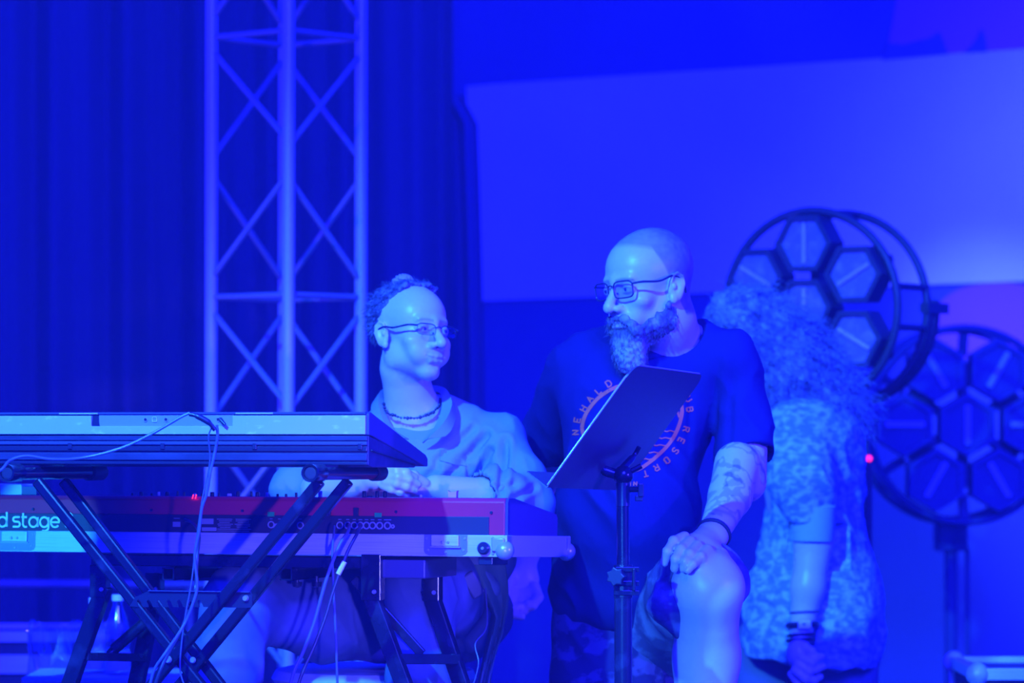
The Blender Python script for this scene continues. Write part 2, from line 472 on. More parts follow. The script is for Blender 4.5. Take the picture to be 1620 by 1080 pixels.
def cloth_mark(name, pts, material, dy, depth=0.004):
    q = [bd(*p, dy) for p in pts]; o = q[0]
    m = MB(); m.prism([((v.x - o.x), (v.z - o.z)) for v in q], o, (1, 0, 0), (0, 0, 1), (0, 1, 0), depth)
    ob = m.build(name, material); ob.parent = backdrop; return ob
band = [(738, 137)] + [(x, 138 - (x - 706) * 0.0665) for x in range(780, 2000, 80)]
band += [(x, 478 - (x - 706) * 0.0365) for x in range(1980, 740, -80)] + [(738, 477)]
cloth_mark('pale_band', band, M_BPALE, -0.014)
cloth_mark('violet_hill', [(1404, 92), (1408, 55), (1424, -30), (1440, -120), (1980, -120), (1980, 53), (1620, 77)], M_BVIOLET, -0.010)
for k, tr in enumerate(([(1396, 95), (1405, 68), (1430, 70), (1452, 64), (1470, 60), (1486, 50), (1492, 62), (1500, 86)],
                        [(1526, 84), (1538, 70), (1546, 60), (1553, 44), (1559, 60), (1562, 82)])):
    cloth_mark('conifer_shape', tr, M_BDARK, -0.0165, 0.004)
lens = [(1476 + 104 * (1 - math.cos(t)), 512 - (66 if t < PI else 62) * abs(math.sin(t)) ** 0.85 * (1 if t < PI else -1)) for t in [2 * PI * i / 36 for i in range(36)]]
cloth_mark('violet_disc', lens, M_BVIOLET, -0.0105)

# pleated black side curtain in front of the left part of the backdrop
M2 = MB(); vv = []; ff = []
cx0 = P(-260, 0, 12.7).x; cx1 = P(716, 0, 12.7).x; n = 520; rows = 14
rnd = random.Random(4)
ph = [rnd.random() * 6 for _ in range(6)]
for i in range(n + 1):
    x = cx0 + (cx1 - cx0) * i / n
    for k in range(rows + 1):
        z = 0.0 + 4.6 * k / rows
        y = 12.7 + 0.035 * math.sin(x * 27 + ph[0] + 0.25 * math.sin(z * 1.3)) + 0.02 * math.sin(x * 51 + ph[1] + 0.4 * z) + 0.02 * math.sin(x * 11 + ph[2])
        vv.append((x, y, z))
for i in range(n):
    for k in range(rows):
        a = i * (rows + 1) + k; ff.append((a, a + 1, a + rows + 2, a + rows + 1))
nb = len(vv); M2.add(vv + [(x, y + 0.006, z) for x, y, z in vv], ff + [tuple(q + nb for q in reversed(f)) for f in ff])
setp(M2.build('stage_curtain', M_CURTAIN, smooth=True), 'black pleated stage curtain hanging behind the truss on the left', 'curtain')
# narrow loose drape edge beside the backdrop
M2 = MB(); vv = []; ff = []
x0 = P(712, 0, 13.1).x; x1 = P(752, 0, 13.1).x
M_DRAPE = mat('sheer_drape', (0.10, 0.08, 0.16), 0.9, spec=0.05)
for i in range(25):
    t = i / 24
    for k in range(25):
        z = P(0, 1250 - (1250 - 150) * k / 24, 13.1).z
        bow = 0.03 * math.sin(k / 24 * 3.0) - (0.05 if k == 24 else 0)
        x = x0 + (x1 - x0) * t + bow
        vv.append((x, 13.1 + 0.03 * math.sin(t * 9), z))
for i in range(24):
    for k in range(24):
        a = i * 25 + k; ff.append((a, a + 1, a + 26, a + 25))
nb = len(vv); M2.add(vv + [(x, y + 0.005, z) for x, y, z in vv], ff + [tuple(q + nb for q in reversed(f)) for f in ff])
setp(M2.build('drape_strip', M_DRAPE, smooth=True), 'narrow loose drape strip hanging at the left edge of the pale banded backdrop', 'curtain')

# rail behind the keyboards on the left
m = MB(); a = P(-60, 923, 11.4); b = P(330, 925, 11.4)
m.tube([a, b], 0.014, 12)
for px in (-40, 300):
    q = P(px, 924, 11.4); m.tube([q, (q.x, q.y, 0)], 0.012, 8)
setp(m.build('guard_rail', mat('rail_paint', (0.16, 0.14, 0.17), 0.4), smooth=True), 'horizontal dark guard rail low behind the keyboards on the left', 'rail')

# ------------------------------------------------------------------ truss tower
TD = 10.43
tc_ = P(452.5, 680, TD)
tr = thing('truss_tower', (tc_.x, tc_.y, 0), 'upright square aluminium lattice truss tower standing behind the keyboards', 'truss')
rr = 0.2055; th = math.radians(5)
ang = {'A': PI + th, 'D': th, 'C': -PI / 2 + th, 'B': PI / 2 + th}     # left, right, front, back
pos = {k: Vector((rr * math.cos(a), rr * math.sin(a), 0)) for k, a in ang.items()}
def zpx(py, D=TD): return P(0, py, D).z
for k in 'ABCD':
    m = MB(); m.tube([pos[k] + Vector((0, 0, 0.0)), pos[k] + Vector((0, 0, 4.3))], 0.0175, 14)
    m.build('chord', M_TRUSS, tr, smooth=True)
def brace(k1, z1, k2, z2, r=0.0085):
    m = MB(); m.tube([pos[k1] + Vector((0, 0, z1)), pos[k2] + Vector((0, 0, z2))], r, 8)
    m.build('brace', M_BRACE, tr, smooth=True)
per = (zpx(60) - zpx(470))
for i in range(-2, 4):
    zb = zpx(60) + i * per * -1 if False else zpx(60) - i * per
    if zb - per < 0.05 or zb > 4.2: continue
    for k1, k2 in (('A', 'C'), ('C', 'D'), ('A', 'B'), ('B', 'D')): brace(k1, zb, k2, zb)
    zA0, zA1, zA2 = zb - per * 0.06, zb - per * 0.48, zb - per * 0.94
    # each face: one zigzag of two diagonals per bay, mirrored on the faces behind
    brace('A', zb - per * .05, 'C', zb - per * .42); brace('C', zb - per * .54, 'A', zb - per * .93)
    brace('B', zb - per * .05, 'A', zb - per * .47); brace('A', zb - per * .53, 'B', zb - per * .93)
    brace('D', zb - per * .06, 'C', zb - per * .44); brace('C', zb - per * .56, 'D', zb - per * .94)
    brace('B', zb - per * .05, 'D', zb - per * .47); brace('D', zb - per * .54, 'B', zb - per * .95)

# ------------------------------------------------------------------ round lamp fixtures of seven hexagonal cells
M_CELL = mat('frosted_lamp_cell', (0.20, 0.16, 0.24), 0.3, spec=0.6, var=((0.34, 0.26, 0.36), 30, (1, 1, 1), 0.5, 0.7))
M_BARF = mat('pale_lamp_tube', (0.60, 0.42, 0.42), 0.4)
M_CELLF = mat('lamp_cell_rear', (0.030, 0.038, 0.125), 0.5)
M_BARY = mat('bright_lamp_tube', (0.40, 0.38, 0.46), 0.4)
def fixture(name, loc, rz, tilt, R_ring, s_cell, label, roll, cellm, barm, ringm):
    t = thing(name, loc, label, 'stage light', rotz=rz)
    Rt = rotm(tilt, 0, 0)
    def W(x, y, z): return Rt @ Vector((x, y, z))
    dep = R_ring * 0.66
    for y, q in ((0, 'outer_ring'), (dep, 'outer_ring')):
        m = MB(); m.ring(W(0, y, 0), Rt, R_ring, 0.0125, 56, 10); m.build(q, ringm, t, smooth=True)
    for a in (12, 78, 168, 192, 258, 282, 348):
        m = MB(); a = math.radians(a); m.tube([W(R_ring * math.cos(a), 0, R_ring * math.sin(a)), W(R_ring * math.cos(a), dep, R_ring * math.sin(a))], 0.010, 8); m.build('ring_strut', ringm, t, smooth=True)
    for a in (30, 90, 150, 210, 270, 330):
        m = MB(); a = math.radians(a); m.bar(W(0.72 * R_ring * math.cos(a), 0.05, 0.72 * R_ring * math.sin(a)), W(R_ring * math.cos(a), 0.02, R_ring * math.sin(a)), 0.03, 0.02); m.build('ring_strut', ringm, t)
    cs = [(0, 0, 90)] + [(s_cell * math.cos(math.radians(a)), s_cell * math.sin(math.radians(a)), a) for a in [k + roll for k in (30, 90, 150, 210, 270, 330)]]
    hr = s_cell * 0.50
    for (cx, cz, a) in cs:
        m = MB()
        hexo = [(hr * math.cos(PI / 3 * i + math.radians(roll)), hr * math.sin(PI / 3 * i + math.radians(roll))) for i in range(6)]
        hexi = [(u * 0.82, v * 0.82) for u, v in hexo]; hexb = [(u * 0.62, v * 0.62) for u, v in hexo]
        V_ = [W(cx + u, -0.05, cz + v) for u, v in hexo] + [W(cx + u, -0.05, cz + v) for u, v in hexi] + [W(cx + u, -0.035, cz + v) for u, v in hexi] + [W(cx + u, 0.03, cz + v) for u, v in hexo] + [W(cx + u, 0.09, cz + v) for u, v in hexb]
        fs = []
        for i in range(6):
            j = (i + 1) % 6
            fs += [(i, j, 6 + j, 6 + i), (6 + i, 6 + j, 12 + j, 12 + i), (i, 18 + i, 18 + j, j), (18 + i, 24 + i, 24 + j, 18 + j)]
        fs += [tuple(24 + i for i in range(6))]
        m.add(V_, fs); fr = m.build('hexagon_cell', ringm if roll == 0 else cellm, t)
        m = MB(); m.prism(hexi, W(cx, -0.037, cz), Rt @ Vector((1, 0, 0)), Rt @ Vector((0, 0, 1)), Rt @ Vector((0, 1, 0)), 0.006); m.build('lens', cellm, fr)
        m = MB(); a = math.radians(a); d = W(math.cos(a), 0, math.sin(a)) * hr * 0.62; c = W(cx, -0.042, cz)
        m.tube([c - d, c + d], 0.0065 if roll == 0 else 0.011, 8); m.build('lamp_tube', barm, fr, smooth=True)
    # hub frame joining the cells and the mount
    m = MB()
    for a in (30, 90, 150, 210, 270, 330):
        a = math.radians(a); m.bar(W(0, 0.05, 0), W(s_cell * math.cos(a), 0.05, s_cell * math.sin(a)), 0.05, 0.03)
    m.build('hub_frame', ringm, t)
    # concentric yoke arcs low at the back
    m = MB()
    for k, (rk, yk) in enumerate(((R_ring * 1.02, dep + 0.03), (R_ring * 0.98, dep + 0.075))):
        pts = [W(rk * math.cos(math.radians(a)), yk, rk * math.sin(math.radians(a))) for a in range(-175, 6, 6)]
        m.tube(pts, 0.009, 8)
    for a in (0, 180): m.bar(W(R_ring * math.cos(math.radians(a)), dep - 0.02, 0), W(R_ring * math.cos(math.radians(a)) * 1.02, dep + 0.10, 0), 0.03, 0.03)
    yk = m.build('yoke', ringm, t, smooth=True)
    m = MB(); m.box(W(0, dep + 0.05, -R_ring - 0.05), (0.10, 0.09, 0.10)); m.build('mount_box', ringm, t, bevel=0.006)
    m = MB(); q = W(0, dep + 0.05, -R_ring - 0.09)
    m.tube([q, (q.x, q.y, -loc[2] + 0.02)], 0.022, 14); m.tube([q + Vector((0.055, 0.0, 0)), (q.x + 0.055, q.y, -loc[2] + 0.3)], 0.008, 8)
    m.box((q.x, q.y, -loc[2] + 0.012), (0.5, 0.5, 0.02)); m.build('stand_pole', ringm, t)
    return t
fl = P(1283, 487, 11.0)
fix1 = fixture('lamp_fixture', tuple(fl), math.radians(-33), 0, 0.282, 0.186, 'round black stage lamp of hexagonal cells behind the curly-haired person, turned sideways', 0, M_CELL, M_BARF, M_FIX)
fl2 = P(1527, 672, 12.3)
fix2 = fixture('lamp_fixture', tuple(fl2), math.radians(4), 0, 0.315, 0.205, 'round black stage lamp on a pole at the right edge, facing the front', 30, M_CELLF, M_BARY, mat('fixture_rear_black', (0.028, 0.034, 0.105), 0.6))
p = P(1375, 725, 10.9)
m = MB(); m.ball((0, 0, 0), 0.009, 12, 8)
led = m.build('indicator_light', mat('red_led', (0.9, 0.02, 0.1), 0.4, emit=((1.0, 0.02, 0.12), 2.2)), None, smooth=True)
led.location = p; setp(led, 'tiny glowing red indicator light right of the patterned shirt', 'light')
m = MB(); m.tube([(0, 0.012, 0), (0, 0.012, -p.z)], 0.010, 8); m.build('post', M_FIX, led)

# right low case at the frame corner
def flight_case(name, loc, size, label, rz=0.0, group=None, latches=True):
    t = thing(name, loc, label, 'flight case', rotz=rz, group=group); sx, sy, sz = size
    m = MB(); m.box((0, 0, sz / 2), (sx, sy, sz)); m.build('case_body', M_PANEL, t, bevel=0.004)
    m = MB(); w_ = 0.03
    for x in (-1, 1):
        for y in (-1, 1): m.box((x * sx / 2, y * sy / 2, sz / 2), (w_, w_, sz + 0.006))
        for z in (0, sz): m.box((x * sx / 2, 0, z), (w_, sz * 0 + sy, w_))
    for y in (-1, 1):
        for z in (0, sz, sz * 0.62): m.box((0, y * sy / 2, z), (sx, w_ if z != sz * 0.62 else 0.012, w_))
    m.build('edge_trim', M_ALU, t, bevel=0.003)
    for x in (-1, 1):
        for y in (-1, 1):
            for z in (0, sz):
                m = MB(); m.ball((x * sx / 2, y * sy / 2, z), 0.03, 14, 10); m.build('ball_corner', M_ALU, t, smooth=True)
    return t
q = P(1640, 1066, 9.6)
flight_case('flight_case', (q.x + 0.05, 9.85, 0), (0.40, 0.5, q.z + 0.0), 'flight case corner with pale trim at the bottom right corner of the frame')
q = P(30, 1006, 10.9)
fc = flight_case('flight_case', (q.x - 0.28, 11.1, 0), (1.02, 0.45, q.z), 'dark flight case with two pale horizontal trims low on the left behind the cup')
m = MB(); 
z2 = P(0, 1050, 10.87).z
m.box((0, -0.236, z2), (1.02, 0.012, 0.052)); m.box((0, -0.236, z2 - 0.12), (1.02, 0.012, 0.03)); m.build('side_rail', M_ALU, fc)

# low table with bottles and a cup, bottom left
tz = P(0, 1070, 9.2).z
tb = thing('side_table', (P(170, 0, 9.3).x, 9.35, 0), 'low side table with a pale top at the bottom left, carrying the bottles', 'table')
m = MB(); m.box((0, 0, tz - 0.02), (0.38, 0.36, 0.04)); m.build('table_top', mat('pale_table_laminate', (0.42, 0.50, 0.50), 0.5), tb, bevel=0.004)
for x in (-1, 1):
    for y in (-1, 1):
        m = MB(); m.tube([(x * 0.16, y * 0.15, tz - 0.04), (x * 0.17, y * 0.16, 0)], 0.014, 10); m.build('leg', M_BLACK, tb, smooth=True)
def bottle(px, D, h, r, label, grp):
    q = P(px, 1070, D)
    t = thing('water_bottle', (q.x, D, tz), label, 'bottle', group=grp)
    prof = [(r * 0.9, 0), (r, 0.008), (r, h * 0.30), (r * 0.93, h * 0.34), (r, h * 0.38), (r, h * 0.56), (r * 0.75, h * 0.72), (r * 0.42, h * 0.86), (r * 0.40, h * 0.93)]
    m = MB(); m.lathe(prof, (0, 0, 0), n=24); m.build('bottle_body', M_BOTTLE, t, smooth=True)
    m = MB(); m.lathe([(r * 0.46, h * 0.925), (r * 0.46, h * 1.0)], (0, 0, 0), n=20); m.build('bottle_cap', M_WHITE, t, smooth=True)
    m = MB(); m.lathe([(r * 1.015, h * 0.06), (r * 1.015, h * 0.29)], (0, 0, 0), n=24); m.build('bottle_label', mat('pale_bottle_label', (0.55, 0.58, 0.58), 0.5), t, smooth=True)
bottle(186, 9.27, 0.195, 0.031, 'clear water bottle with white cap on the low table, the right one', 'water bottles on the low table')
bottle(149, 9.33, 0.185, 0.030, 'clear water bottle on the low table behind the stand leg, the left one', 'water bottles on the low table')
# big crinkled clear plastic cup
q = P(84, 1070, 9.63)
t = thing('plastic_bin', (q.x, 9.63, 0), 'large clear crinkled plastic bag-lined bin beside the dark flight case', 'bin')
m = MB(); vv = []; ff = []; nn = 40; z0 = 0.0; z1 = P(0, 992, 9.5).z
for k in range(30):
    tt = k / 29; zz = z0 + (z1 - z0) * tt
    for j in range(nn):
        a = 2 * PI * j / nn; rr_ = (0.052 + 0.022 * max(0, tt - 0.75) * 4 * 0.6) * (1 + 0.09 * math.sin(5 * a + k * 0.7) * (0.5 + tt) + 0.05 * math.sin(9 * a - k * 1.1))
        vv.append((rr_ * math.cos(a), rr_ * math.sin(a), zz + (0.012 * math.sin(3 * a) if k == 29 else 0)))
for k in range(29):
    for j in range(nn):
        a = k * nn + j; b = k * nn + (j + 1) % nn; ff.append((a, b, b + nn, a + nn))
m.add(vv, ff); m.build('plastic_liner', M_BOTTLE, t, smooth=True)
m = MB(); m.lathe([(0.046, 0), (0.05, z1 - 0.16)], (0, 0, 0), n=24); m.build('bin_body', mat('grey_bin_plastic', (0.22, 0.22, 0.24), 0.5), t, smooth=True)
# ------------------------------------------------------------------ red stage piano in its flight-case tray
KYAW = math.radians(-19)
o1 = P(797, 881, 8.0)
def strokes(polys, width, o, eu, ev, en, depth=0.0012, n=6):
    """Flat ribbon lettering from centre lines; polys in (u, v)."""
    m = MB()
    for pl in polys:
        pts = [Vector((p[0], p[1], 0)) for p in pl]
        k = len(pts); L_ = []; R_ = []
        for i, p in enumerate(pts):
            t = (pts[min(i + 1, k - 1)] - pts[max(i - 1, 0)]).normalized(); nr = Vector((-t.y, t.x, 0)) * width / 2
            L_.append(p + nr); R_.append(p - nr)
        W = lambda q, d: Vector(o) + Vector(eu) * q.x + Vector(ev) * q.y + Vector(en) * d
        vs_ = [W(q, 0) for q in L_] + [W(q, 0) for q in R_] + [W(q, depth) for q in L_] + [W(q, depth) for q in R_]
        fs = []
        for i in range(k - 1):
            fs += [(2 * k + i, 2 * k + i + 1, 3 * k + i + 1, 3 * k + i), (i, i + 1, 2 * k + i + 1, 2 * k + i), (k + i, 3 * k + i, 3 * k + i + 1, k + i + 1)]
        fs += [(0, 2 * k, 3 * k, k), (k - 1, 2 * k - 1, 4 * k - 1, 3 * k - 1)]
        m.add(vs_, fs)
    return m
def arc(cx, cy, r, a0, a1, n=18, ry=None):
    ry = r if ry is None else ry
    return [(cx + r * math.cos(math.radians(a0 + (a1 - a0) * i / n)), cy + ry * math.sin(math.radians(a0 + (a1 - a0) * i / n))) for i in range(n + 1)]
GL = {  # glyphs: x-height 1, round thin letter forms
    'n': ([[(0, 0), (0, 1)], [(0, 0.55)] + arc(0.42, 0.55, 0.42, 180, 0) + [(0.84, 0)]], 1.14),
    'o': ([arc(0.48, 0.5, 0.48, 0, 360, 30, 0.5)], 1.24),
    'r': ([[(0, 0), (0, 1)], arc(0.42, 0.58, 0.42, 180, 80)], 0.72),
    'd': ([arc(0.48, 0.5, 0.48, 0, 360, 30, 0.5), [(0.96, 0), (0.96, 1.5)]], 1.24),
    's': ([[(0.78, 0.99), (0.28, 0.99)] + arc(0.28, 0.76, 0.25, 90, 270, 12, 0.235) + [(0.55, 0.52)] + arc(0.55, 0.26, 0.25, 90, -90, 12, 0.255) + [(0.0, 0.005)]], 1.06),
    't': ([[(0.1, 1.42), (0.1, 0.3)] + arc(0.38, 0.28, 0.28, 180, 270, 8) + [(0.55, 0)], [(-0.08, 1.0), (0.52, 1.0)]], 0.80),
    'a': ([arc(0.48, 0.5, 0.48, 0, 360, 30, 0.5), [(0.96, 0), (0.96, 1)]], 1.22),
    'g': ([arc(0.48, 0.5, 0.48, 0, 360, 30, 0.5), [(0.96, 1), (0.96, -0.05)] + arc(0.5, -0.05, 0.46, 0, -120, 12, 0.36)], 1.22),
    'e': ([arc(0.48, 0.5, 0.48, -40, -360 + 0, 28, 0.5) + [(0.03, 0.5)]], 1.15),
    '3': ([arc(0.36, 1.08, 0.34, 160, -90, 14, 0.36) + arc(0.36, 0.34, 0.38, 90, -160, 14, 0.36)], 1.0),
    ' ': ([], 0.42)}
sp = thing('stage_piano', tuple(o1), 'long red stage piano seen from its dark rear panel, lying in the silver tray', 'keyboard', rotz=KYAW)
NW = 1.287; Z1 = 0.124; ZM = 0.0845; ZT = 0.046
# body: red cabinet
m = MB()
prof = [(0.0, 0.006), (0.0, Z1 - 0.008), (0.006, Z1), (0.04, Z1 + 0.001), (0.325, 0.094), (0.334, 0.086), (0.334, 0.006)]
m.prism(prof, (-NW, 0.004, 0), (0, 1, 0), (0, 0, 1), (1, 0, 0), NW)
m.build('cabinet', M_RED, sp, bevel=0.002)
m = MB(); m.prism([(u * 1.0 + (0.0005 if u < 0.1 else -0.0005), v - 0.0005) for u, v in prof], (0.0002, 0.006, 0), (0, 1, 0), (0, 0, 1), (1, 0, 0), 0.006)
m.build('end_cheek', mat('cheek_lacquer', (0.09, 0.05, 0.15), 0.45), sp)
m = MB(); m.box((-NW / 2 - 0.012, 0.0025, (0.012 + ZM) / 2), (NW - 0.045, 0.004, ZM - 0.012)); m.build('rear_panel', M_PANEL, sp, bevel=0.001)
# ridge above the dark panel, screws
for x in (-0.03, -0.245, -0.40, -0.60, -0.815, -0.985, -1.10):
    m = MB(); m.lathe([(0.0035, 0), (0.0030, 0.002)], (x, 0.003, ZM + 0.009), axis=(0, -1, 0), n=10); m.build('screw', M_BLACK, sp)
# lettering "nord stage 3"
h = 0.0215; x = -1.209; polys = []
for ch in 'nord stage 3':
    g, adv = GL[ch]
    if ch == '3': x += 0.002
    for pl in g: polys.append([(x + u * h, v * h) for u, v in pl])
    x += adv * h
xs_s = None
# place so that the 's' of stage starts where the photograph shows it
off = 0
xx = -1.209
for ch in 'nord ': xx += GL[ch][1] * h
target_s = -1.147
off = target_s - xx
mm = strokes([[(u + off, v) for u, v in pl] for pl in polys], 0.0042, (0, 0.0003, 0.0545), (1, 0, 0), (0, 0, 1), (0, -1, 0))
mm.build('logo_lettering', M_WHITE, sp)
# jack sockets: two clusters, small captions above
def jack(x, z, r=0.0068):
    m = MB(); m.ring((x, -0.0005, z), None, r, 0.0016, 18, 6); m.build('jack_socket', M_GREYPRINT, sp, smooth=True)
jx = [-0.372, -0.354, -0.339, -0.325, -0.311, -0.297, -0.281, -0.263]
for x in jx: jack(x, 0.064)
jack(-0.251, 0.0625, 0.003); jack(-0.531, 0.064); jack(-0.500, 0.064); jack(-0.463, 0.063)
class Legend:
    def box(s, c, size):
        q = MB(); q.box(c, size); q.build('printed_legend', M_GREYPRINT, sp)
m = Legend()
for x, wd in zip(jx, (0.007, 0.007, 0.007, 0.008, 0.008, 0.008, 0.008, 0.016)): m.box((x, -0.0001, 0.0765), (wd, 0.001, 0.0016))
for x in (-0.531, -0.512, -0.500, -0.463): m.box((x, -0.0001, 0.0765), (0.006, 0.001, 0.0014))
m.box((-0.753, -0.0001, 0.076), (0.014, 0.001, 0.0012)); m.box((-0.753, -0.0001, 0.063), (0.018, 0.001, 0.011))
m.box((-0.68, -0.0001, 0.070), (0.028, 0.001, 0.012)); m.box((-0.676, -0.0001, 0.053), (0.034, 0.001, 0.008))
for k in range(6): m.box((-0.640 + 0.0015 * (k % 2), -0.0001, 0.075 - k * 0.0036), (0.036 - 0.006 * (k % 3), 0.001, 0.0013))
for k in range(6): m.box((-0.596 - 0.002 * (k % 2), -0.0001, 0.075 - k * 0.0036), (0.036 - 0.005 * (k % 3), 0.001, 0.0013))
for k in range(2): m.box((-0.620, -0.0001, 0.0535 - k * 0.004), (0.085 - 0.01 * k, 0.001, 0.0013))
m = MB(); m.box((-0.518, -0.0015, 0.062), (0.014, 0.003, 0.009)); m.build('port', M_GREYPRINT, sp)
for x in (-0.531, -0.284):
    m = MB(); m.box((x, -0.0015, 0.0865), (0.0155, 0.002, 0.0095)); m.build('tape_marker', M_GREEN, sp)
for x in (-0.334, -0.398):
    m = MB(); m.box((x, -0.002, 0.093), (0.010, 0.006, 0.017)); m.build('lever_clip', M_PANEL, sp)
# knobs on the top, seen as a row over the rear edge
rnd = random.Random(11)
kx = [-0.435, -0.330, -0.299, -0.285, -0.200] + [-0.88 + 0.0215 * i + rnd.uniform(-0.005, 0.005) for i in range(19)]
for i, x in enumerate(kx):
    big = i in (0, 1, 2, 3); hh = 0.015 if big else rnd.choice([0.008, 0.011, 0.013]); r_ = 0.0046 if big else rnd.choice([0.003, 0.005])
    m = MB(); m.lathe([(r_, 0), (r_, hh * 0.8), (r_ * 0.85, hh)], (x, 0.03 + rnd.uniform(0, 0.02), Z1 - 0.001), n=14)
    m.build('knob', M_BLACK if i % 4 else M_SILVER, sp, smooth=True)
for x in (-0.716, -0.709):
    m = MB(); m.bar((x - 0.0015, 0.002, Z1 - 0.005), (x + 0.0015, 0.0005, Z1 + 0.0035), 0.0018, 0.0018)
    m.build('red_display_segment', mat('red_display', (0.9, 0.02, 0.05), 0.4, emit=((1.0, 0.02, 0.05), 3.0)), sp)
# white and black keys on the player's side
m = MB()
for i in range(52): m.box((-NW + 0.05 + i * 0.0233 - 0 + 0.0, 0.262, 0.098), (0.0222, 0.145, 0.012), rotm(0.0))
m.build('white_keys', M_WHITE, sp)
m = MB()
for i in range(51):
    if i % 7 in (2, 6): continue
    m.box((-NW + 0.05 + i * 0.0233 + 0.0116, 0.235, 0.107), (0.011, 0.09, 0.012))
m.build('black_keys', M_BLACK, sp)

m = MB(); q = -0.1335
m.prism([(-0.009, 0), (-0.0095, 0.013), (-0.011, 0.0165), (-0.005, 0.0135), (0.005, 0.0135), (0.011, 0.0165), (0.0095, 0.013), (0.009, 0)], (q, 0.045, Z1), (1, 0, 0), (0, 0, 1), (0, 1, 0), 0.012)
ob = m.build('paper_clip', mat('pink_plastic', (0.75, 0.30, 0.35), 0.5), sp); ob.name = 'clip'
# small box standing on the left end
q = P(27, 778, 8.38); t = thing('sound_module', (q.x, 8.47, o1.z + Z1 - 0.001), 'small pale box standing on the far left end of the red piano', 'device', rotz=KYAW)
m = MB(); m.box((-0.03, 0, 0.012), (0.085, 0.06, 0.024)); m.build('housing', M_SILVER, t, bevel=0.002)
m = MB(); m.box((0.030, 0, 0.010), (0.036, 0.055, 0.020)); m.build('side_panel', M_KEYBODY2, t, bevel=0.001)
m = MB(); m.lathe([(0.004, 0), (0.004, 0.018)], (0.055, 0, 0), n=12); m.build('socket_post', M_STEEL, t)

# silver tray of the flight case
tr2 = thing('case_tray', tuple(o1), 'shallow silver flight-case tray holding the red stage piano', 'flight case', rotz=KYAW)
TL = 1.40; TDp = 0.43
m = MB(); y0 = -0.010
m.box((-TL / 2 + 0.006, y0 + 0.0035, ZT / 2), (TL, 0.007, ZT)); m.box((0.003 + 0.004, y0 + TDp / 2, ZT / 2), (0.007, TDp, ZT)); m.box((-TL / 2, y0 + TDp, ZT / 2), (TL, 0.007, ZT))
m.box((-TL + 0.006, y0 + TDp / 2, ZT / 2), (0.007, TDp, ZT)); m.box((-TL / 2, y0 + TDp / 2, 0.002), (TL - 0.01, TDp - 0.01, 0.004))
m.build('tray_wall', M_ALU, tr2, bevel=0.0015)
tr2.rotation_euler.x = math.radians(-1.8)
def latch(x, fy=y0 - 0.0012, wd=0.098):
    poly = [(-wd / 2, 0.047), (-wd / 2, 0.012), (-wd / 2 + 0.004, 0.006), (-wd / 2 + 0.012, 0.003), (wd / 2 - 0.012, 0.003), (wd / 2 - 0.004, 0.006), (wd / 2, 0.012), (wd / 2, 0.047)]
    m = MB(); m.prism(poly, (x, fy, -0.001), (1, 0, 0), (0, 0, 1), (0, 1, 0), 0.0015); pl = m.build('latch_plate', mat('latch_zinc', (0.30, 0.30, 0.36), 0.35, metal=0.4), tr2, bevel=0.0006)
    m = MB(); m.box((x, fy - 0.003, 0.0335), (0.062, 0.008, 0.024)); m.build('latch_flap', M_ALU, pl, bevel=0.002)
    m = MB(); m.box((x, fy - 0.0025, 0.020), (0.068, 0.006, 0.003)); m.build('latch_lip', M_GREYPRINT, pl)
    for dx, z in ((-0.043, 0.038), (-0.040, 0.013), (0, 0.009), (0.040, 0.013), (0.043, 0.038), (-0.006, 0.030), (0.008, 0.030)):
        m = MB(); yy = fy - 0.0072 if abs(dx) < 0.01 and z > 0.02 else fy
        m.lathe([(0.0034, 0), (0.0022, 0.0022)], (x + dx, yy, z), axis=(0, -1, 0), n=10); m.build('rivet', M_STEEL, pl)
latch(-0.1265); latch(-1.135)
m = MB(); m.lathe([(0.0135, 0), (0.0135, 0.008), (0.010, 0.012), (0.004, 0.012)], (-0.040, y0, 0.018), axis=(0, -1, 0), n=24); kn = m.build('rubber_foot', M_BLACK, tr2, smooth=True)
m = MB(); m.lathe([(0.0035, 0.012), (0.003, 0.0145)], (-0.040, y0, 0.018), axis=(0, -1, 0), n=12); m.build('foot_screw', M_STEEL, kn)
for x, z in ((-0.021, 0.038), (-0.021, 0.008)):
    m = MB(); m.lathe([(0.0045, 0), (0.003, 0.003)], (x, y0, z), axis=(0, -1, 0), n=12); m.build('rivet', M_STEEL, tr2)
M_BALLC = mat('ball_corner_zinc', (0.55, 0.55, 0.58), 0.32, metal=0.35)
for (x, y, z) in ((0.004, y0 + 0.004, 0.014), (0.002, y0 + TDp - 0.004, 0.012)):
    m = MB(); m.ball((x, y, z), 0.0205, 20, 14); m.box((x - 0.012, y + (0.0 if y < 0.1 else -0.0), z + 0.012), (0.028, 0.024, 0.028)); m.build('ball_corner', M_BALLC, tr2, smooth=True, bevel=0.002)
m = MB(); m.box((0.0115, y0 + TDp - 0.03, 0.030), (0.002, 0.006, 0.024)); m.box((0.0115, y0 + TDp - 0.05, 0.003), (0.002, 0.06, 0.003)); m.build('corner_bracket', M_STEEL, tr2)
m = MB(); m.box((-0.041, 0.05, -0.0085), (0.032, 0.10, 0.017)); m.build('rubber_foot', M_BLACK, tr2, bevel=0.002)

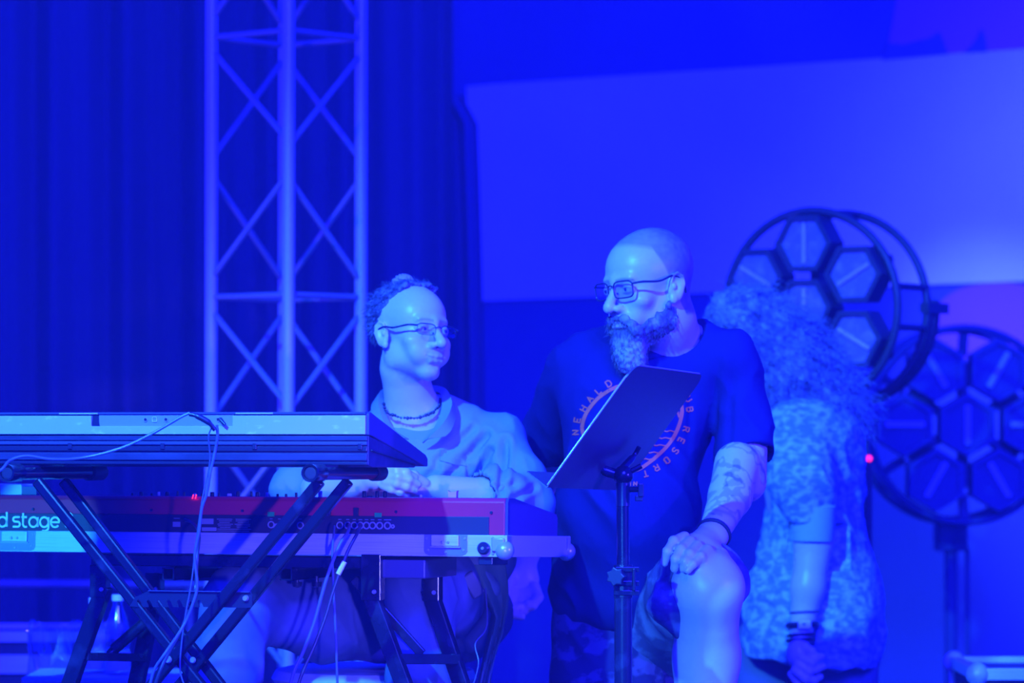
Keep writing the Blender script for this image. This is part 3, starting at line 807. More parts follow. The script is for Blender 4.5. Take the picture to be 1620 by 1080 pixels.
# ------------------------------------------------------------------ black table-style stand carrying the tray
st = thing('keyboard_stand', (o1.x, o1.y, 0), 'black steel table-style keyboard stand under the silver tray, splayed legs', 'stand', rotz=KYAW)
zb = o1.z
KR = rotm(0, 0, KYAW); KRi = KR.transposed()
def SL(px, py, y):
    """point of the stand's own frame: depth y behind the piano's rear face, seen at the pixel"""
    D = 8.0; 
    for _ in range(6):
        wpt = P(px, py, D); loc = KRi @ (wpt - Vector((o1.x, o1.y, 0)))
        D += (y - loc.y) * math.cos(KYAW)
    return KRi @ (P(px, py, D) - Vector((o1.x, o1.y, 0)))
m = MB()
for y in (0.02, 0.17):
    a = SL(150, 893, y); b = SL(606, 893, y) if y < 0.1 else SL(640, 893, y)
    m.box(((a.x + b.x) / 2, y, zb - 0.0145 - (0.006 if y > 0.1 else 0.0015)), (b.x - a.x, 0.04, 0.025))
m.build('long_rail', M_STANDB, st, bevel=0.002)
m = MB(); a = SL(600, 895, 0.05); b = SL(702, 895, 0.05)
m.box(((a.x + b.x) / 2 - 0.018, 0.10, zb - 0.028), (0.135, 0.20, 0.040)); m.build('end_box', mat('stand_box_paint', (0.085, 0.075, 0.09), 0.4), st, bevel=0.003)
m = MB(); a = SL(290, 908, 0.24); b = SL(420, 908, 0.24)
m.box(((a.x + b.x) / 2, 0.26, a.z), (b.x - a.x, 0.04, 0.028)); m.build('extension_tube', mat('stand_box_paint', (0.085, 0.075, 0.09), 0.4), st, bevel=0.002)
for (px, w_) in ((272, 0.03), (458, 0.035)):
    a = SL(px, 907, 0.0); m = MB()
    for s_ in (-1, 1):
        m.box((a.x + s_ * 0.0125, 0.10, a.z), (0.003, 0.24, 0.028)); m.box((a.x, 0.10, a.z + s_ * 0.0125), (0.028, 0.24, 0.003))
    m.build('cross_tube', M_STANDB, st)
for px in (470, 501):
    a = SL(px, 920, 0.06); m = MB(); m.lathe([(0.004, 0.012), (0.004, 0), (0.012, 0.0), (0.010, -0.010), (0.004, -0.012)], (a.x, a.y, a.z - 0.0), n=16); m.build('wing_knob', M_BLACK, st, smooth=True)
def leg_set(sgn, pxs):
    """pxs: bracket, leg pixel tracks for the near and far leg of one end"""
    for (bx0, bx1, by0, by1, lx0, ly0, lx1, ly1, y, wpx) in pxs:
        a = SL((bx0 + bx1) / 2, (by0 + by1) / 2, y); s_ = 750.0
        wd = (bx1 - bx0) / s_ / math.cos(KYAW); ht = (by1 - by0) / s_
        m = MB(); m.box((a.x, a.y, a.z), (wd, 0.028, ht)); br = m.build('leg_bracket', M_STANDB, st, bevel=0.002)
        c = SL((bx0 + bx1) / 2 + 2, by1 - 14, y - 0.016); m = MB(); m.lathe([(0.005, 0), (0.004, 0.004)], (c.x, c.y, c.z), axis=(0, -1, 0), n=12); m.build('bolt', M_STEEL, br)
        p0 = SL(lx0, ly0, y); p1 = SL(lx1, ly1, y); d = (p1 - p0); p2 = p0 + d * ((p0.z - 0.01) / (p0.z - p1.z))
        m = MB(); m.bar(p0 - d * 0.15, p2, wpx / s_, 0.026, up=(0, -1, 0)); lg = m.build('leg', M_STANDB, st, bevel=0.002)
        m = MB(); m.box((p2.x, p2.y, 0.012), (0.05, 0.045, 0.024)); m.build('rubber_foot', M_RUBBER, lg)
leg_set(1, [(574, 606, 876, 950, 592, 955, 642, 1090, 0.0, 25), (671, 698, 906, 951, 686, 952, 733, 1090, 0.17, 25)])
leg_set(-1, [(145, 172, 892, 946, 158, 948, 108, 1090, 0.0, 25), (232, 258, 905, 945, 243, 950, 214, 1090, 0.17, 25)])
m = MB(); a = SL(624, 1042, 0.0); b = SL(722, 1042, 0.17); m.bar(a, b, 0.028, 0.022); m.build('crossbar', M_STANDB, st, bevel=0.002)
m = MB(); a = SL(132, 1038, 0.0); b = SL(228, 1040, 0.17); m.bar(a, b, 0.028, 0.018); m.build('crossbar', M_STANDB, st, bevel=0.002)
m = MB(); m.bar(SL(560, 915, 0.05), SL(668, 1034, 0.08), 0.018, 0.02); m.build('diagonal_brace', M_STANDB, st, bevel=0.002)
m = MB(); m.tube([SL(236, 978, 0.12), SL(180, 1027, 0.10)], 0.013, 12); m.lathe([(0.012, 0), (0.009, 0.012)], SL(179, 1030, 0.10), axis=(-0.5, -0.6, -0.5), n=12); m.build('diagonal_brace', M_STANDB, st, smooth=True)

# ------------------------------------------------------------------ upper keyboard
sp.rotation_euler.x = math.radians(-1.8)
o2 = P(583, 739, 7.72)
uk = thing('synthesizer', tuple(o2), 'upper grey synthesizer with silver rear strip, on the crossed stand', 'keyboard', rotz=KYAW)
uk.rotation_euler.x = math.radians(-1.1)
UW = 1.25; S2 = 777.0
H = 88 / S2
def uz(py): return (739 - py) / S2
m = MB()   # lower pan
prof = [(0.0, 0.004), (0.0, uz(689)), (0.30, 0.020), (0.27, 0.002), (0.02, 0.0)]
m.prism(prof, (-UW, 0.0, 0), (0, 1, 0), (0, 0, 1), (1, 0, 0), UW); m.build('lower_pan', M_KEYBODY, uk, bevel=0.002)
m = MB()   # upper shell
prof = [(-0.004, uz(688)), (-0.004, H - 0.004), (0.004, H), (0.332, uz(716)), (0.343, uz(722)), (0.343, uz(735)), (0.325, uz(735)), (0.02, uz(690))]
m.prism(prof, (-UW, 0.0, 0), (0, 1, 0), (0, 0, 1), (1, 0, 0), UW + 0.002); m.build('top_shell', M_KEYBODY2, uk, bevel=0.002)
# side groove
m = MB(); m.bar((0.0025, 0.01, uz(712)), (0.0025, 0.285, uz(733)), 0.004, 0.003); m.build('side_groove', M_BLACK, uk)
def lx(px): return -(583 - px) / S2 / math.cos(KYAW) * (1 + (583 - px) / 583 * 0.030)
# silver rear strip with a cutout
xa, xb, xc, xd = -UW + 0.01, lx(140), lx(367), lx(580)
m = MB(); zs0, zs1, zs2 = uz(687), uz(657), uz(674)
m.prism([(xa, zs0), (xd, zs0), (xd, zs1), (xc, zs1), (xc, zs2), (xb, zs2), (xb, zs1), (xa, zs1)], (0, -0.010, 0), (1, 0, 0), (0, 0, 1), (0, 1, 0), 0.008)
m.build('silver_rear_strip', M_SILVER, uk, bevel=0.001)
m = MB(); m.box(((xb + xc) / 2 + 0.008, -0.004, (uz(655) + zs2) / 2), (xc - xb - 0.016, 0.003, zs1 - zs2 + 0.003)); m.build('connector_plate', M_RECESS, uk)
m = MB(); m.prism([(xb - 0.001, zs2), (xb + 0.018, zs2), (xb + 0.013, zs1 + 0.002), (xb + 0.003, zs1 + 0.002)], (0, -0.0065, 0), (1, 0, 0), (0, 0, 1), (0, 1, 0), 0.003); m.build('recess_end', M_BLACK, uk)
m = MB(); m.box((xa / 2 + xd / 2, -0.006, uz(653)), (xd - xa, 0.006, 0.004)); m.build('top_edge_strip', M_KEYBODY2, uk)
for a, b in ((88, 150), (372, 432)):
    m = MB(); m.box(((lx(a) + lx(b)) / 2, -0.0095, uz(653.5)), (lx(b) - lx(a), 0.002, 0.0028)); m.build('top_edge_trim', M_SILVER, uk)
for z, hh, mt in ((uz(693), 0.010, M_KEYBODY), (uz(701), 0.007, M_KEYBODY2), (uz(710), 0.010, M_BLACK), (uz(723), 0.014, M_KEYBODY), (uz(733), 0.006, M_BLACK)):
    m = MB(); m.box((-UW / 2, -0.003, z), (UW - 0.004, 0.006 if mt is M_KEYBODY2 else 0.004, hh)); m.build('rear_rib', mt, uk, bevel=0.001)
for px in (105, 254, 402, 571):
    m = MB(); m.box((lx(px), -0.0065, uz(706)), (0.009, 0.004, 0.013)); m.build('rib_notch', M_BLACK, uk, bevel=0.001)
for px in (226, 259, 343):
    m = MB(); m.ring((lx(px), -0.0062, uz(663.5)), None, 0.0042, 0.0012, 18, 6); m.lathe([(0.0036, 0), (0.0036, 0.001)], (lx(px), -0.0055, uz(663.5)), axis=(0, -1, 0), n=14, mi=1); m.build('jack_socket', [M_GREYPRINT, M_BLACK], uk, smooth=True)
m = MB()
for s_ in (-1, 1): m.box((lx(241) + s_ * 0.0048, -0.0065, uz(663)), (0.0012, 0.002, 0.0100)); m.box((lx(241), -0.0065, uz(663) + s_ * 0.0046), (0.0108, 0.002, 0.0012))
m.build('usb_port', M_WHITE, uk)
m = MB(); m.tube([(lx(347), -0.006, uz(663)), (lx(352), -0.020, uz(665)), (lx(359), -0.022, uz(672))], [0.0045, 0.0042, 0.0035], 10); m.build('audio_plug', M_BLACK, uk, smooth=True)
m = MB()
for i in range(50): m.box((-UW + 0.05 + i * 0.0233, 0.258, 0.055), (0.0222, 0.13, 0.012), rotm(-0.22))
m.build('white_keys', M_WHITE, uk)

# ------------------------------------------------------------------ crossed stand of the upper keyboard
xs = thing('crossed_stand', (o2.x, o2.y, 0), 'black double-braced crossed keyboard stand under the upper synthesizer', 'stand', rotz=KYAW)
def XL(px, py, y):
    D = 7.8
    for _ in range(6):
        wpt = P(px, py, D); loc = KRi @ (wpt - Vector((o2.x, o2.y, 0)))
        D += (y - loc.y) * math.cos(KYAW)
    return KRi @ (P(px, py, D) - Vector((o2.x, o2.y, 0)))
YN, YF = -0.05, 0.12
def arm(px, py, length, fpx, fpy, cap_len):
    a = XL(px, py, -0.135); b = Vector((a.x, a.y + length, a.z - 0.003)); d = b - a
    m = MB(); m.tube([a + d * 0.02, b], 0.0145, 18); ar = m.build('support_arm', M_STANDB, xs, smooth=True)
    m = MB(); n_ = 20; prof = [(0.0175, 0), (0.0175, 0.05), (0.0150, 0.055)]
    m.lathe([(0.0135, 0.02), (0.0135, 0.0), (0.0182, -0.001), (0.0188, 0.004), (0.0188, 0.055), (0.0160, 0.060)], a, axis=(0, 1, 0), n=22); m.build('end_sleeve', M_STANDB, ar, smooth=True)
    m = MB(); m.lathe([(0.0105, 0.003), (0.0130, 0.0035)], a, axis=(0, 1, 0), n=20); m.build('tube_bore', M_FIX, ar)
    m = MB(); m.lathe([(0.0150, -cap_len), (0.0178, -cap_len + 0.003), (0.0178, -0.004), (0.0150, 0.004), (0.006, 0.008)], b, axis=(0, 1, 0), n=26); m.build('end_cap', M_RUBBER, ar, smooth=True)
    m = MB(); m.bar(a + Vector((0.0, 0.06, 0.0125)), b - Vector((0, 0.05, -0.0125)), 0.016, 0.006); m.build('grip_pad', M_RUBBER, ar)
arm(490, 748, 0.40, 590, 753, 0.05); arm(10, 748, 0.46, 135, 752, 0.07)
def xleg(p0, p1, y, w_=0.022, t_=0.020):
    a = XL(*p0, y); b = XL(*p1, y); d = b - a; e = a + d * ((a.z - 0.015) / (a.z - b.z))
    m = MB(); m.bar(a, e, w_, t_, up=(0, -1, 0)); lg = m.build('leg', M_STANDB, xs, bevel=0.004)
    m = MB(); m.box((e.x, e.y, 0.014), (0.05, 0.04, 0.028)); m.build('rubber_foot', M_RUBBER, lg)
xleg((58, 760), (279, 1036), YN); xleg((507, 760), (279, 1036), YN - 0.024)
xleg((100, 760), (318, 1043), YF); xleg((552, 760), (318, 1043), YF - 0.024)
m = MB(); a = XL(266, 1043, YN - 0.040); m.lathe([(0.008, 0), (0.006, 0.004)], a, axis=(0, -1, 0), n=14); m.build('pivot_rivet', M_STEEL, xs, smooth=True)
m = MB(); a = XL(305, 1044, YF - 0.040); m.lathe([(0.007, 0), (0.005, 0.004)], a, axis=(0, -1, 0), n=14); m.build('pivot_rivet', M_STEEL, xs, smooth=True)
# notched locking plate
def plate_poly():
    L0 = XL(214, 935, 0); pts = []
    top = [(236, 934), (396, 936), (399, 940), (399, 957), (396, 961)]
    bot = [(375, 961), (330, 960)]
    x = 322
    while x > 212:
        bot += [(x, 960), (x - 4, 951), (x - 7, 948), (x - 10, 951), (x - 7, 960)]; x -= 16
    return top + bot + [(205, 959), (214, 944)]
pp = [XL(px, py, YN - 0.012) for px, py in plate_poly()]; oo = pp[0]
m = MB(); m.prism([(q.x - oo.x, q.z - oo.z) for q in pp], oo, (1, 0, 0), (0, 0, 1), (0, 1, 0), 0.003); m.build('locking_plate', M_BLACK, xs)
m = MB(); a = XL(236, 934, YN - 0.012); b = XL(396, 936, YN - 0.012); m.bar(a, b, 0.012, 0.0015); m.build('plate_lip', M_KEYBODY2, xs)
m = MB(); a = XL(389, 946, YN - 0.014); m.lathe([(0.0065, 0), (0.005, 0.006)], a, axis=(0, -1, 0), n=14); m.build('plate_bolt', M_STEEL, xs, smooth=True)

# ------------------------------------------------------------------ cables
def cable(name, pts, r, material, label, group=None):
    m = MB(); m.tube(catmull([P(*p) for p in pts], 8), r, 8)
    return setp(m.build(name, material, smooth=True), label, 'cable', group)
dk = 7.66
cable('audio_cable', [(300, 653, dk), (285, 660, dk), (240, 686, dk), (190, 709, dk), (130, 724, dk), (80, 726, dk - 0.02), (42, 721, dk - 0.03), (16, 728, dk - 0.04), (4, 741, dk - 0.06), (-20, 760, dk - .06)], 0.0030, M_CABLE,
      'thin grey cable looping left from the synthesizer plug across its rear')
cable('audio_cable', [(343, 672, dk), (344, 690, dk), (339, 720, dk), (333, 745, dk - 0.02), (327, 780, dk - 0.02), (319, 805, dk - .02), (315, 840, dk - 0.02), (308, 880, dk - 0.02), (312, 925, dk - .02), (305, 955, dk - .02), (290, 990, dk - .02), (262, 1032, dk - .05), (243, 1062, dk - .05), (232, 1110, dk - .05)], 0.0030, M_CABLE,
      'grey cable hanging straight down from the right plug of the synthesizer')
cable('audio_cable', [(338, 672, dk), (330, 690, dk), (332, 730, dk + .01), (320, 790, dk), (310, 860, dk + 0.01), (303, 920, dk), (293, 975, dk), (287, 1020, dk), (285, 1060, dk), (292, 1085, dk)], 0.0016, M_CABLE,
      'very thin grey cable hanging beside the thicker one below the synthesizer')
cable('audio_cable', [(292, 822, 8.17), (303, 826, 8.14), (312, 835, 8.06), (315, 850, 7.9), (312, 880, 7.85), (309, 930, 7.85), (300, 960, 7.8), (285, 1000, 7.75), (258, 1050, 7.7), (240, 1100, 7.7)], 0.0036, M_CABLEB,
      'black cable dropping from the rear legend plate of the red piano')
cable('audio_cable', [(529, 832, 8.03), (528, 845, 7.99), (526, 880, 7.98), (528, 940, 7.98), (531, 1000, 7.98), (534, 1090, 7.98)], 0.0026, M_CABLE,
      'thin cable hanging straight down from the leftmost of the three plugs in the red piano')
cable('audio_cable', [(553, 830, 8.06), (550, 842, 7.99), (537, 862, 7.97), (520, 905, 7.96), (508, 945, 7.96), (497, 985, 7.96), (480, 1030, 7.96), (466, 1060, 7.96), (456, 1095, 7.96)], 0.0038, M_CABLE,
      'thick cable curving down left from the middle plug of the red piano')
cable('audio_cable', [(570, 830, 8.05), (566, 842, 7.99), (552, 868, 7.97), (540, 898, 7.96), (527, 935, 7.96), (515, 975, 7.96), (498, 1020, 7.96), (480, 1060, 7.96), (468, 1095, 7.96)], 0.0038, M_CABLEB,
      'dark cable with a pale tape flag falling from the rightmost plug of the red piano')
m = MB(); m.tube([P(545, 888, 7.958), P(535, 908, 7.958)], 0.0055, 8)
setp(m.build('tape_flag', M_WHITE, smooth=True), 'pale tape flag wrapped on the dark cable below the red piano', 'tape')
m = MB(); m.tube(catmull([P(300, 655, dk - 0.005), P(312, 658, dk - 0.008), P(330, 668, dk - 0.01), P(340, 680, dk - .005)], 6), [0.0045] * 6 + [0.006] * 7 + [0.0045] * 6, 12)
setp(m.build('cable_plug', M_BLACK, smooth=True), 'thick black cable joint lying across the synthesizer connector plate', 'plug')
m = MB(); m.tube(catmull([P(768, 930, 8.28), P(770, 990, 8.24), P(752, 1018, 8.22), P(757, 1050, 8.2), P(745, 1095, 8.2)], 8), 0.0016, 6)
setp(m.build('thin_wire', M_CABLE, smooth=True), 'hair-thin wire hanging beside the seated player near the green cloth', 'cable')

# ------------------------------------------------------------------ music stand
md = 7.62
TLc, TRc = P(1003, 577, md), P(1113, 592, md + 0.44); BLc, BRc = P(864, 770, md), P(992, 778, md + 0.44)
base = P(986, 1000, md + 0.24)
ms = thing('music_stand', (base.x, base.y, 0), 'black music stand with a tilted plate in front of the bearded man', 'music stand')
ea = (TRc - TLc); eb = (TLc - BLc); na = ea.cross(eb).normalized()
m = MB(); A_, B_ = ea.length, eb.length; u, v = ea.normalized(), eb.normalized(); rc = 0.03
poly = [(0, 0), (A_, 0)] + [(A_ - rc + rc * math.sin(t), B_ - rc + rc * math.cos(t)) for t in [PI / 2 * (1 - i / 6) for i in range(7)]] + [(rc - rc * math.sin(t), B_ - rc + rc * math.cos(t)) for t in [PI / 2 * i / 6 for i in range(7)]]
m.prism(poly, BLc, u, v, na, 0.0025); pl = m.build('desk_plate', M_PLATE, ms, world=True)
m = MB(); m.tube([BLc + v * 0.005, TLc - v * 0.03, TLc + u * 0.03, TRc - u * 0.03], 0.0022, 8); m.build('plate_rim', mat('bright_plate_edge', (0.40, 0.42, 0.44), 0.35, metal=0.3), ms, smooth=True, world=True)
led_dir = -na
m = MB(); m.prism([(0.0, 0), (A_, 0), (A_, 0.055), (0.01, 0.055)], BLc - v * 0.001, u, led_dir, v, 0.0025); m.build('ledge', M_PLATE, ms, world=True)
hub = P(986, 752, md + 0.24)
m = MB()
for (px, py, dd) in ((938, 709, 0.20), (1002, 722, 0.30)):
    e = P(px, py, md + dd); m.tube(catmull([hub, P((px * 0.45 + 986 * 0.55) - 12, (py * 0.35 + 752 * 0.65) + 4, md + 0.24), e, e + Vector((0.012, 0, 0.02))], 6), [0.011] * 6 + [0.008] * 6 + [0.005] * 7, 10)
m.ball(hub, 0.021, 16, 10); m.tube([hub + Vector((0.0, 0, 0.0)), P(1015, 737, md + 0.24)], 0.006, 8); m.build('tilt_bracket', M_STANDB, ms, smooth=True, world=True)
m = MB(); pt = P(985, 757, md + 0.24); m.tube([(pt.x, pt.y, 1.262), (base.x, base.y, P(0, 905, md + .24).z)], 0.0132, 16); m.build('upper_pole', M_STANDB, ms, smooth=True, world=True)
m = MB(); zc = P(0, 800, md + .24).z; m.tube([(base.x, base.y, zc), (base.x, base.y, P(0, 757, md + .24).z)], 0.0145, 16); m.build('pole_collar', M_BLACK, ms, smooth=True, world=True)
m = MB(); z1 = P(0, 922, md + .24).z; m.tube([(base.x, base.y, z1), (base.x, base.y, 0.30)], 0.0185, 16); m.build('lower_pole', M_STANDB, ms, smooth=True, world=True)
m = MB(); za = P(0, 945, md + .24).z; zb_ = P(0, 893, md + .24).z
m.tube([(base.x, base.y, za), (base.x, base.y, zb_)], 0.0195, 16)
for py in (900, 922, 937): m.box(P(991, py, md + 0.235), (0.052, 0.034, 0.010))
m.tube([P(1003, 899, md + .21), P(1003, 934, md + .21)], 0.004, 8)
m.build('pole_clamp', M_STANDB, ms, world=True, bevel=0.001)
kc = P(973, 912, md + 0.19); m = MB()
star = [((0.021 if i % 2 == 0 else 0.0155) * math.cos(PI / 7 * i), (0.021 if i % 2 == 0 else 0.0155) * math.sin(PI / 7 * i)) for i in range(14)]
m.prism(star, kc, (0.94, -0.34, 0), (0, 0, 1), (0.34, 0.94, 0), 0.016); m.build('clamp_knob', M_BLACK, ms, world=True, bevel=0.002)
m = MB(); m.tube([P(996, 774, md + .24), P(1014, 774, md + .22)], 0.006, 10); m.box(P(1014, 775, md + 0.22), (0.012, 0.02, 0.028)); m.box(P(1011, 788, md + .22), (0.016, 0.010, 0.012)); m.build('side_clamp', M_BLACK, ms, world=True, bevel=0.002)
for a in (20, 140, 260):
    a = math.radians(a); m = MB(); m.tube([(base.x, base.y, 0.34), (base.x + 0.28 * math.cos(a), base.y + 0.28 * math.sin(a), 0.01)], 0.010, 10); m.build('leg', M_STANDB, ms, smooth=True, world=True)
# ------------------------------------------------------------------ people
def head_frame(o, yaw, pitch=0, roll=0, s=1.0):
    R = rotm(0, 0, math.radians(yaw)) @ rotm(0, math.radians(roll), 0) @ rotm(math.radians(pitch), 0, 0)
    def W(x, y, z): return Vector(o) + R @ (Vector((x, y, z)) * (s / 1000.0))
    return R, W, s / 1000.0

def sculpt_head(S, fr, smile=0.0, cheeks=1.0):
    """Head in a local frame (mm): face towards -y, z up, origin between the eyes' height and the ears."""
    R, W, s = fr
    def E(c, r, k=10, mode='add', rot=None):
        S.ell(W(*c), [q * s for q in r], R @ rot if rot is not None else R, k * s, mode)
    def C(a, b, ra, rb=None, k=8, mode='add'):
        S.cap(W(*a), W(*b), ra * s, (ra if rb is None else rb) * s, k * s, mode)
    E((0, 14, 36), (75, 93, 80)); E((0, -34, 30), (63, 56, 62), 20); E((0, -40, -28), (57, 50, 62), 20)
    E((0, -28, -68), (55 * cheeks, 54, 40), 18); E((0, -70, -70), (29, 25, 24), 14); E((0, -70, -101), (25, 23, 18), 18)
    for q in (-1, 1):
        E((q * 48 * cheeks, -2, -60), (15, 26, 28), 22)
        E((q * 42, -64, -30), (21 * cheeks, 19, 16), 18)
        E((q * 28, -72, -60), (17, 16, 20), 14)
        E((q * 30, -101, -1), (18, 16, 13), 12, 'cut')
    C((-36, -78, 17), (0, -87, 15), 9, 9, 12); C((36, -78, 17), (0, -87, 15), 9, 9, 12)
    # nose
    C((0, -86, 6), (0, -113, -32), 8, 10.5, 8); E((0, -115, -38), (12, 11, 10.5), 6)
    for q in (-1, 1):
        E((q * 13, -101, -41), (8, 11, 8), 5); E((q * 6.5, -108, -48), (4, 6, 3.5), 2, 'cut')
        C((q * 17, -96, -38), (q * 30, -82, -66 - 0), 3.5, 4, 8)
    # eyelids around the eye balls
    for q in (-1, 1):
        E((q * 31, -78, -2), (15.5, 14.5, 13), 3)
        E((q * 31, -93, -4), (12.5, 9, 3.2), 2, 'cut')
        C((q * 19, -86, -9), (q * 43, -80, -8), 2.0, 2.0, 6)
    # mouth
    u = smile * 5
    for q in (-1, 1):
        C((0, -95.5, -67), (q * 14, -93.5, -67), 4.6, 4.6, 7); C((q * 14, -93.5, -67), (q * 27, -85, -70 + u), 4.6, 2.8, 7)
        C((0, -94.5, -76), (q * 14, -92, -75.5), 5.2, 5.2, 7); C((q * 14, -92, -75.5), (q * 26, -85, -71 + u), 5.2, 2.8, 7)
        C((0, -102, -71.5), (q * 14, -100, -71), 2.4, 2.4, 2, 'cut'); C((q * 14, -100, -71), (q * 30, -88, -69 + u * 1.3), 2.4, 2.2, 2, 'cut')
        E((q * 4, -88, -56), (14, 8, 12), 12)
        if smile > 0:
            C((q * 25, -96, -50), (q * 34, -86, -66), 0.8, 1.0, 6, 'cut'); E((q * 38, -70, -54), (16, 14, 17), 20)
    E((0, -99, -87), (16, 8, 4), 7, 'cut')
    # ears
    for q in (-1, 1):
        re = rotm(0, 0, q * math.radians(-22)) @ rotm(math.radians(-8), 0, 0)
        E((q * 77, 6, -12), (6, 17, 30), 4, rot=re)
        E((q * 82.5, 3, -8), (5, 9, 16), 3, 'cut', re)
        E((q * 79, -1, -10), (4, 5, 7), 2, rot=re)
        E((q * 76, -4, -36), (5, 8, 9), 4, rot=re)
        pts = [(q * 76, -6, -2), (q * 79.5, -2, 12), (q * 82.5, 9, 17), (q * 84.5, 20, 8), (q * 84, 22, -8), (q * 80.5, 14, -26)]
        for a, b in zip(pts[:-1], pts[1:]): C(a, b, 3.2, 3.2, 2)

def add_eyes(fr, parent, look=0):
    R, W, s = fr
    for q in (-1, 1):
        m = MB(); c = W(q * 31, -78.5, -2.5); n = 20
        m.ball(c, 12.5 * s, n, 14)
        ey = m.build('eye', M_EYE, parent, smooth=True, world=True)
        m = MB(); d = (R @ Vector((math.sin(math.radians(look)), -math.cos(math.radians(look)), 0.0))).normalized()
        m.lathe([(5.6 * s, 11.2 * s), (4.2 * s, 12.2 * s), (0.5 * s, 12.9 * s)], c, axis=d, n=18); m.build('iris', M_IRIS, ey, smooth=True, world=True)

def glasses(fr, parent, w_, h_, y, zc, rim, temple, full=True, drop=0):
    R, W, s = fr
    fm = MB(); root = None
    for q in (-1, 1):
        cx = q * (w_ / 2 + 9); pts = []
        for i in range(40):
            a = 2 * PI * i / 40; e = 0.5
            u = math.copysign(abs(math.cos(a)) ** e, math.cos(a)) * w_ / 2; v = math.copysign(abs(math.sin(a)) ** e, math.sin(a)) * h_ / 2
            v *= 1 - 0.10 * (1 if v < 0 else 0)
            yy = y + 0.0045 * (cx + u) ** 2 * 0.55
            pts.append((cx + u, yy, zc + v))
        P3 = [W(*p) for p in pts]
        top = [p for p, o in zip(P3, pts) if o[2] > zc + h_ * 0.22]
        if full: fm.tube(P3 + [P3[0]], rim * s, 8)
        else:
            order = sorted([o for o in pts if o[2] > zc + h_ * 0.22], key=lambda o: o[0]); fm.tube([W(*o) for o in order], rim * s, 8)
            fm.tube(P3 + [P3[0]], 0.5 * s, 6)
        xo = q * (w_ + 9); yo = y + 0.0045 * xo ** 2 * 0.55
        fm.tube(catmull([W(xo, yo, zc + h_ * 0.30), W(q * 74, yo + 14, zc + h_ * .33), W(q * 80.5, -40, zc + h_ * .30 - 2), W(q * 80, -2, zc + h_ * .25 + drop), W(q * 83, 20, zc - 4 + drop), W(q * 80, 27, zc - 22)], 6), temple * s, 8)
        lm = MB(); n_ = len(P3); f = [(R @ Vector((0, -1, 0))) * 0.6 * s] * n_
        lm.add([p + v_ for p, v_ in zip(P3, f)] + [p - v_ for p, v_ in zip(P3, f)], [tuple(range(n_)), tuple(range(2 * n_ - 1, n_ - 1, -1))] + [(i, (i + 1) % n_, (i + 1) % n_ + n_, i + n_) for i in range(n_)])
        if q == -1: lens1 = lm
        else: lens2 = lm
    fm.tube(catmull([W(-9, y + 1, zc + h_ * .22), W(0, y - 2, zc + h_ * .32), W(9, y + 1, zc + h_ * .22)], 5), rim * 0.9 * s, 8)
    for q in (-1, 1): fm.ball(W(q * 9, y + 8, zc - 6), 2.4 * s, 10, 6)
    g = fm.build('spectacles', M_FRAME, parent, smooth=True, world=True)
    for lm in (lens1, lens2): lm.build('lens', M_LENS, g, world=True)
    return g

def loc_of(fr, V):
    R, W, s = fr; o = np.array(W(0, 0, 0)); A = np.array(R)
    return (V - o) @ A / s
def strands(name, roots, dirs, length, r0, material, parent, droop=0.0, curl=0.0, seed=1, seg=5, n=4):
    rnd = random.Random(seed); m = MB()
    for p, d in zip(roots, dirs):
        L_ = length * rnd.uniform(0.6, 1.2); pts = []; q = Vector(p); d = Vector(d).normalized()
        side = d.cross(Vector((0, 0, 1)));
        if side.length < 1e-3: side = Vector((1, 0, 0))
        side.normalize(); up = side.cross(d); ph = rnd.random() * 6.28; fr_ = rnd.uniform(0.8, 1.3)
        for i in range(seg + 1):
            t = i / seg
            off = (side * math.cos(ph + t * 6.28 * curl * fr_) + up * math.sin(ph + t * 6.28 * curl * fr_)) * (r0 * 3.5 if curl else 0)
            pts.append(q + off); d = (d + Vector((0, 0, -droop / seg)) + Vector((rnd.uniform(-.12, .12), rnd.uniform(-.12, .12), rnd.uniform(-.12, .12)))).normalized(); q = q + d * (L_ / seg)
        m.tube(pts, [r0 * (1 - 0.75 * i / seg) for i in range(seg + 1)], n, caps=False)
    return m.build(name, material, parent, smooth=True, world=True)

def finger(S, pts, r0, r1, k=0.003):
    n = len(pts) - 1; rs = [r0 + (r1 - r0) * i / n for i in range(n + 1)]
    S.chain(pts, rs, k)
    for i in range(1, n): S.ell(pts[i], [rs[i] * 1.08] * 3, None, k)

# ================================================================= bearded man with raised knee
D2 = 8.12
foot = P(1010, 0, 8.2)
BIG = 1.046                        # a big man: the figure is modelled at average size and placed further back
man2 = thing('person', (foot.x, 8.2, 0), 'bearded person in a dark printed T-shirt and shorts, hand resting on the raised knee', 'person')
fr2 = head_frame(P(1027, 450, D2), -52, 7, -3, 1.045)
hx = P(1027, 450, D2)
S = Sculpt(axis_pts([(-0.02, 0.006), (0.14, 0.0024), (0.56, None)]),
           axis_pts([(7.60, 0.0035), (7.96, 0.0026), (8.26, 0.0045), (8.75, None)]),
           axis_pts([(0.45, 0.008), (0.98, 0.0035), (1.15, 0.004), (1.46, 0.0024), (1.85, None)]))
sculpt_head(S, fr2)
W2 = fr2[1]
# neck and torso core
nb_ = P(1062, 555, 8.20)
S.chain([W2(0, 22, -30), W2(0, 30, -80), nb_], [0.062, 0.060, 0.068], 0.03)
S.cap(P(1010, 560, 8.21), P(1120, 560, 8.21), 0.055, 0.055, 0.04)
S.ell(P(1010, 640, 8.22), (0.16, 0.10, 0.17), None, 0.04)
S.ell(P(990, 800, 8.20), (0.14, 0.11, 0.20), None, 0.04); S.ell(P(1000, 960, 8.22), (0.14, 0.11, 0.13), None, 0.04)
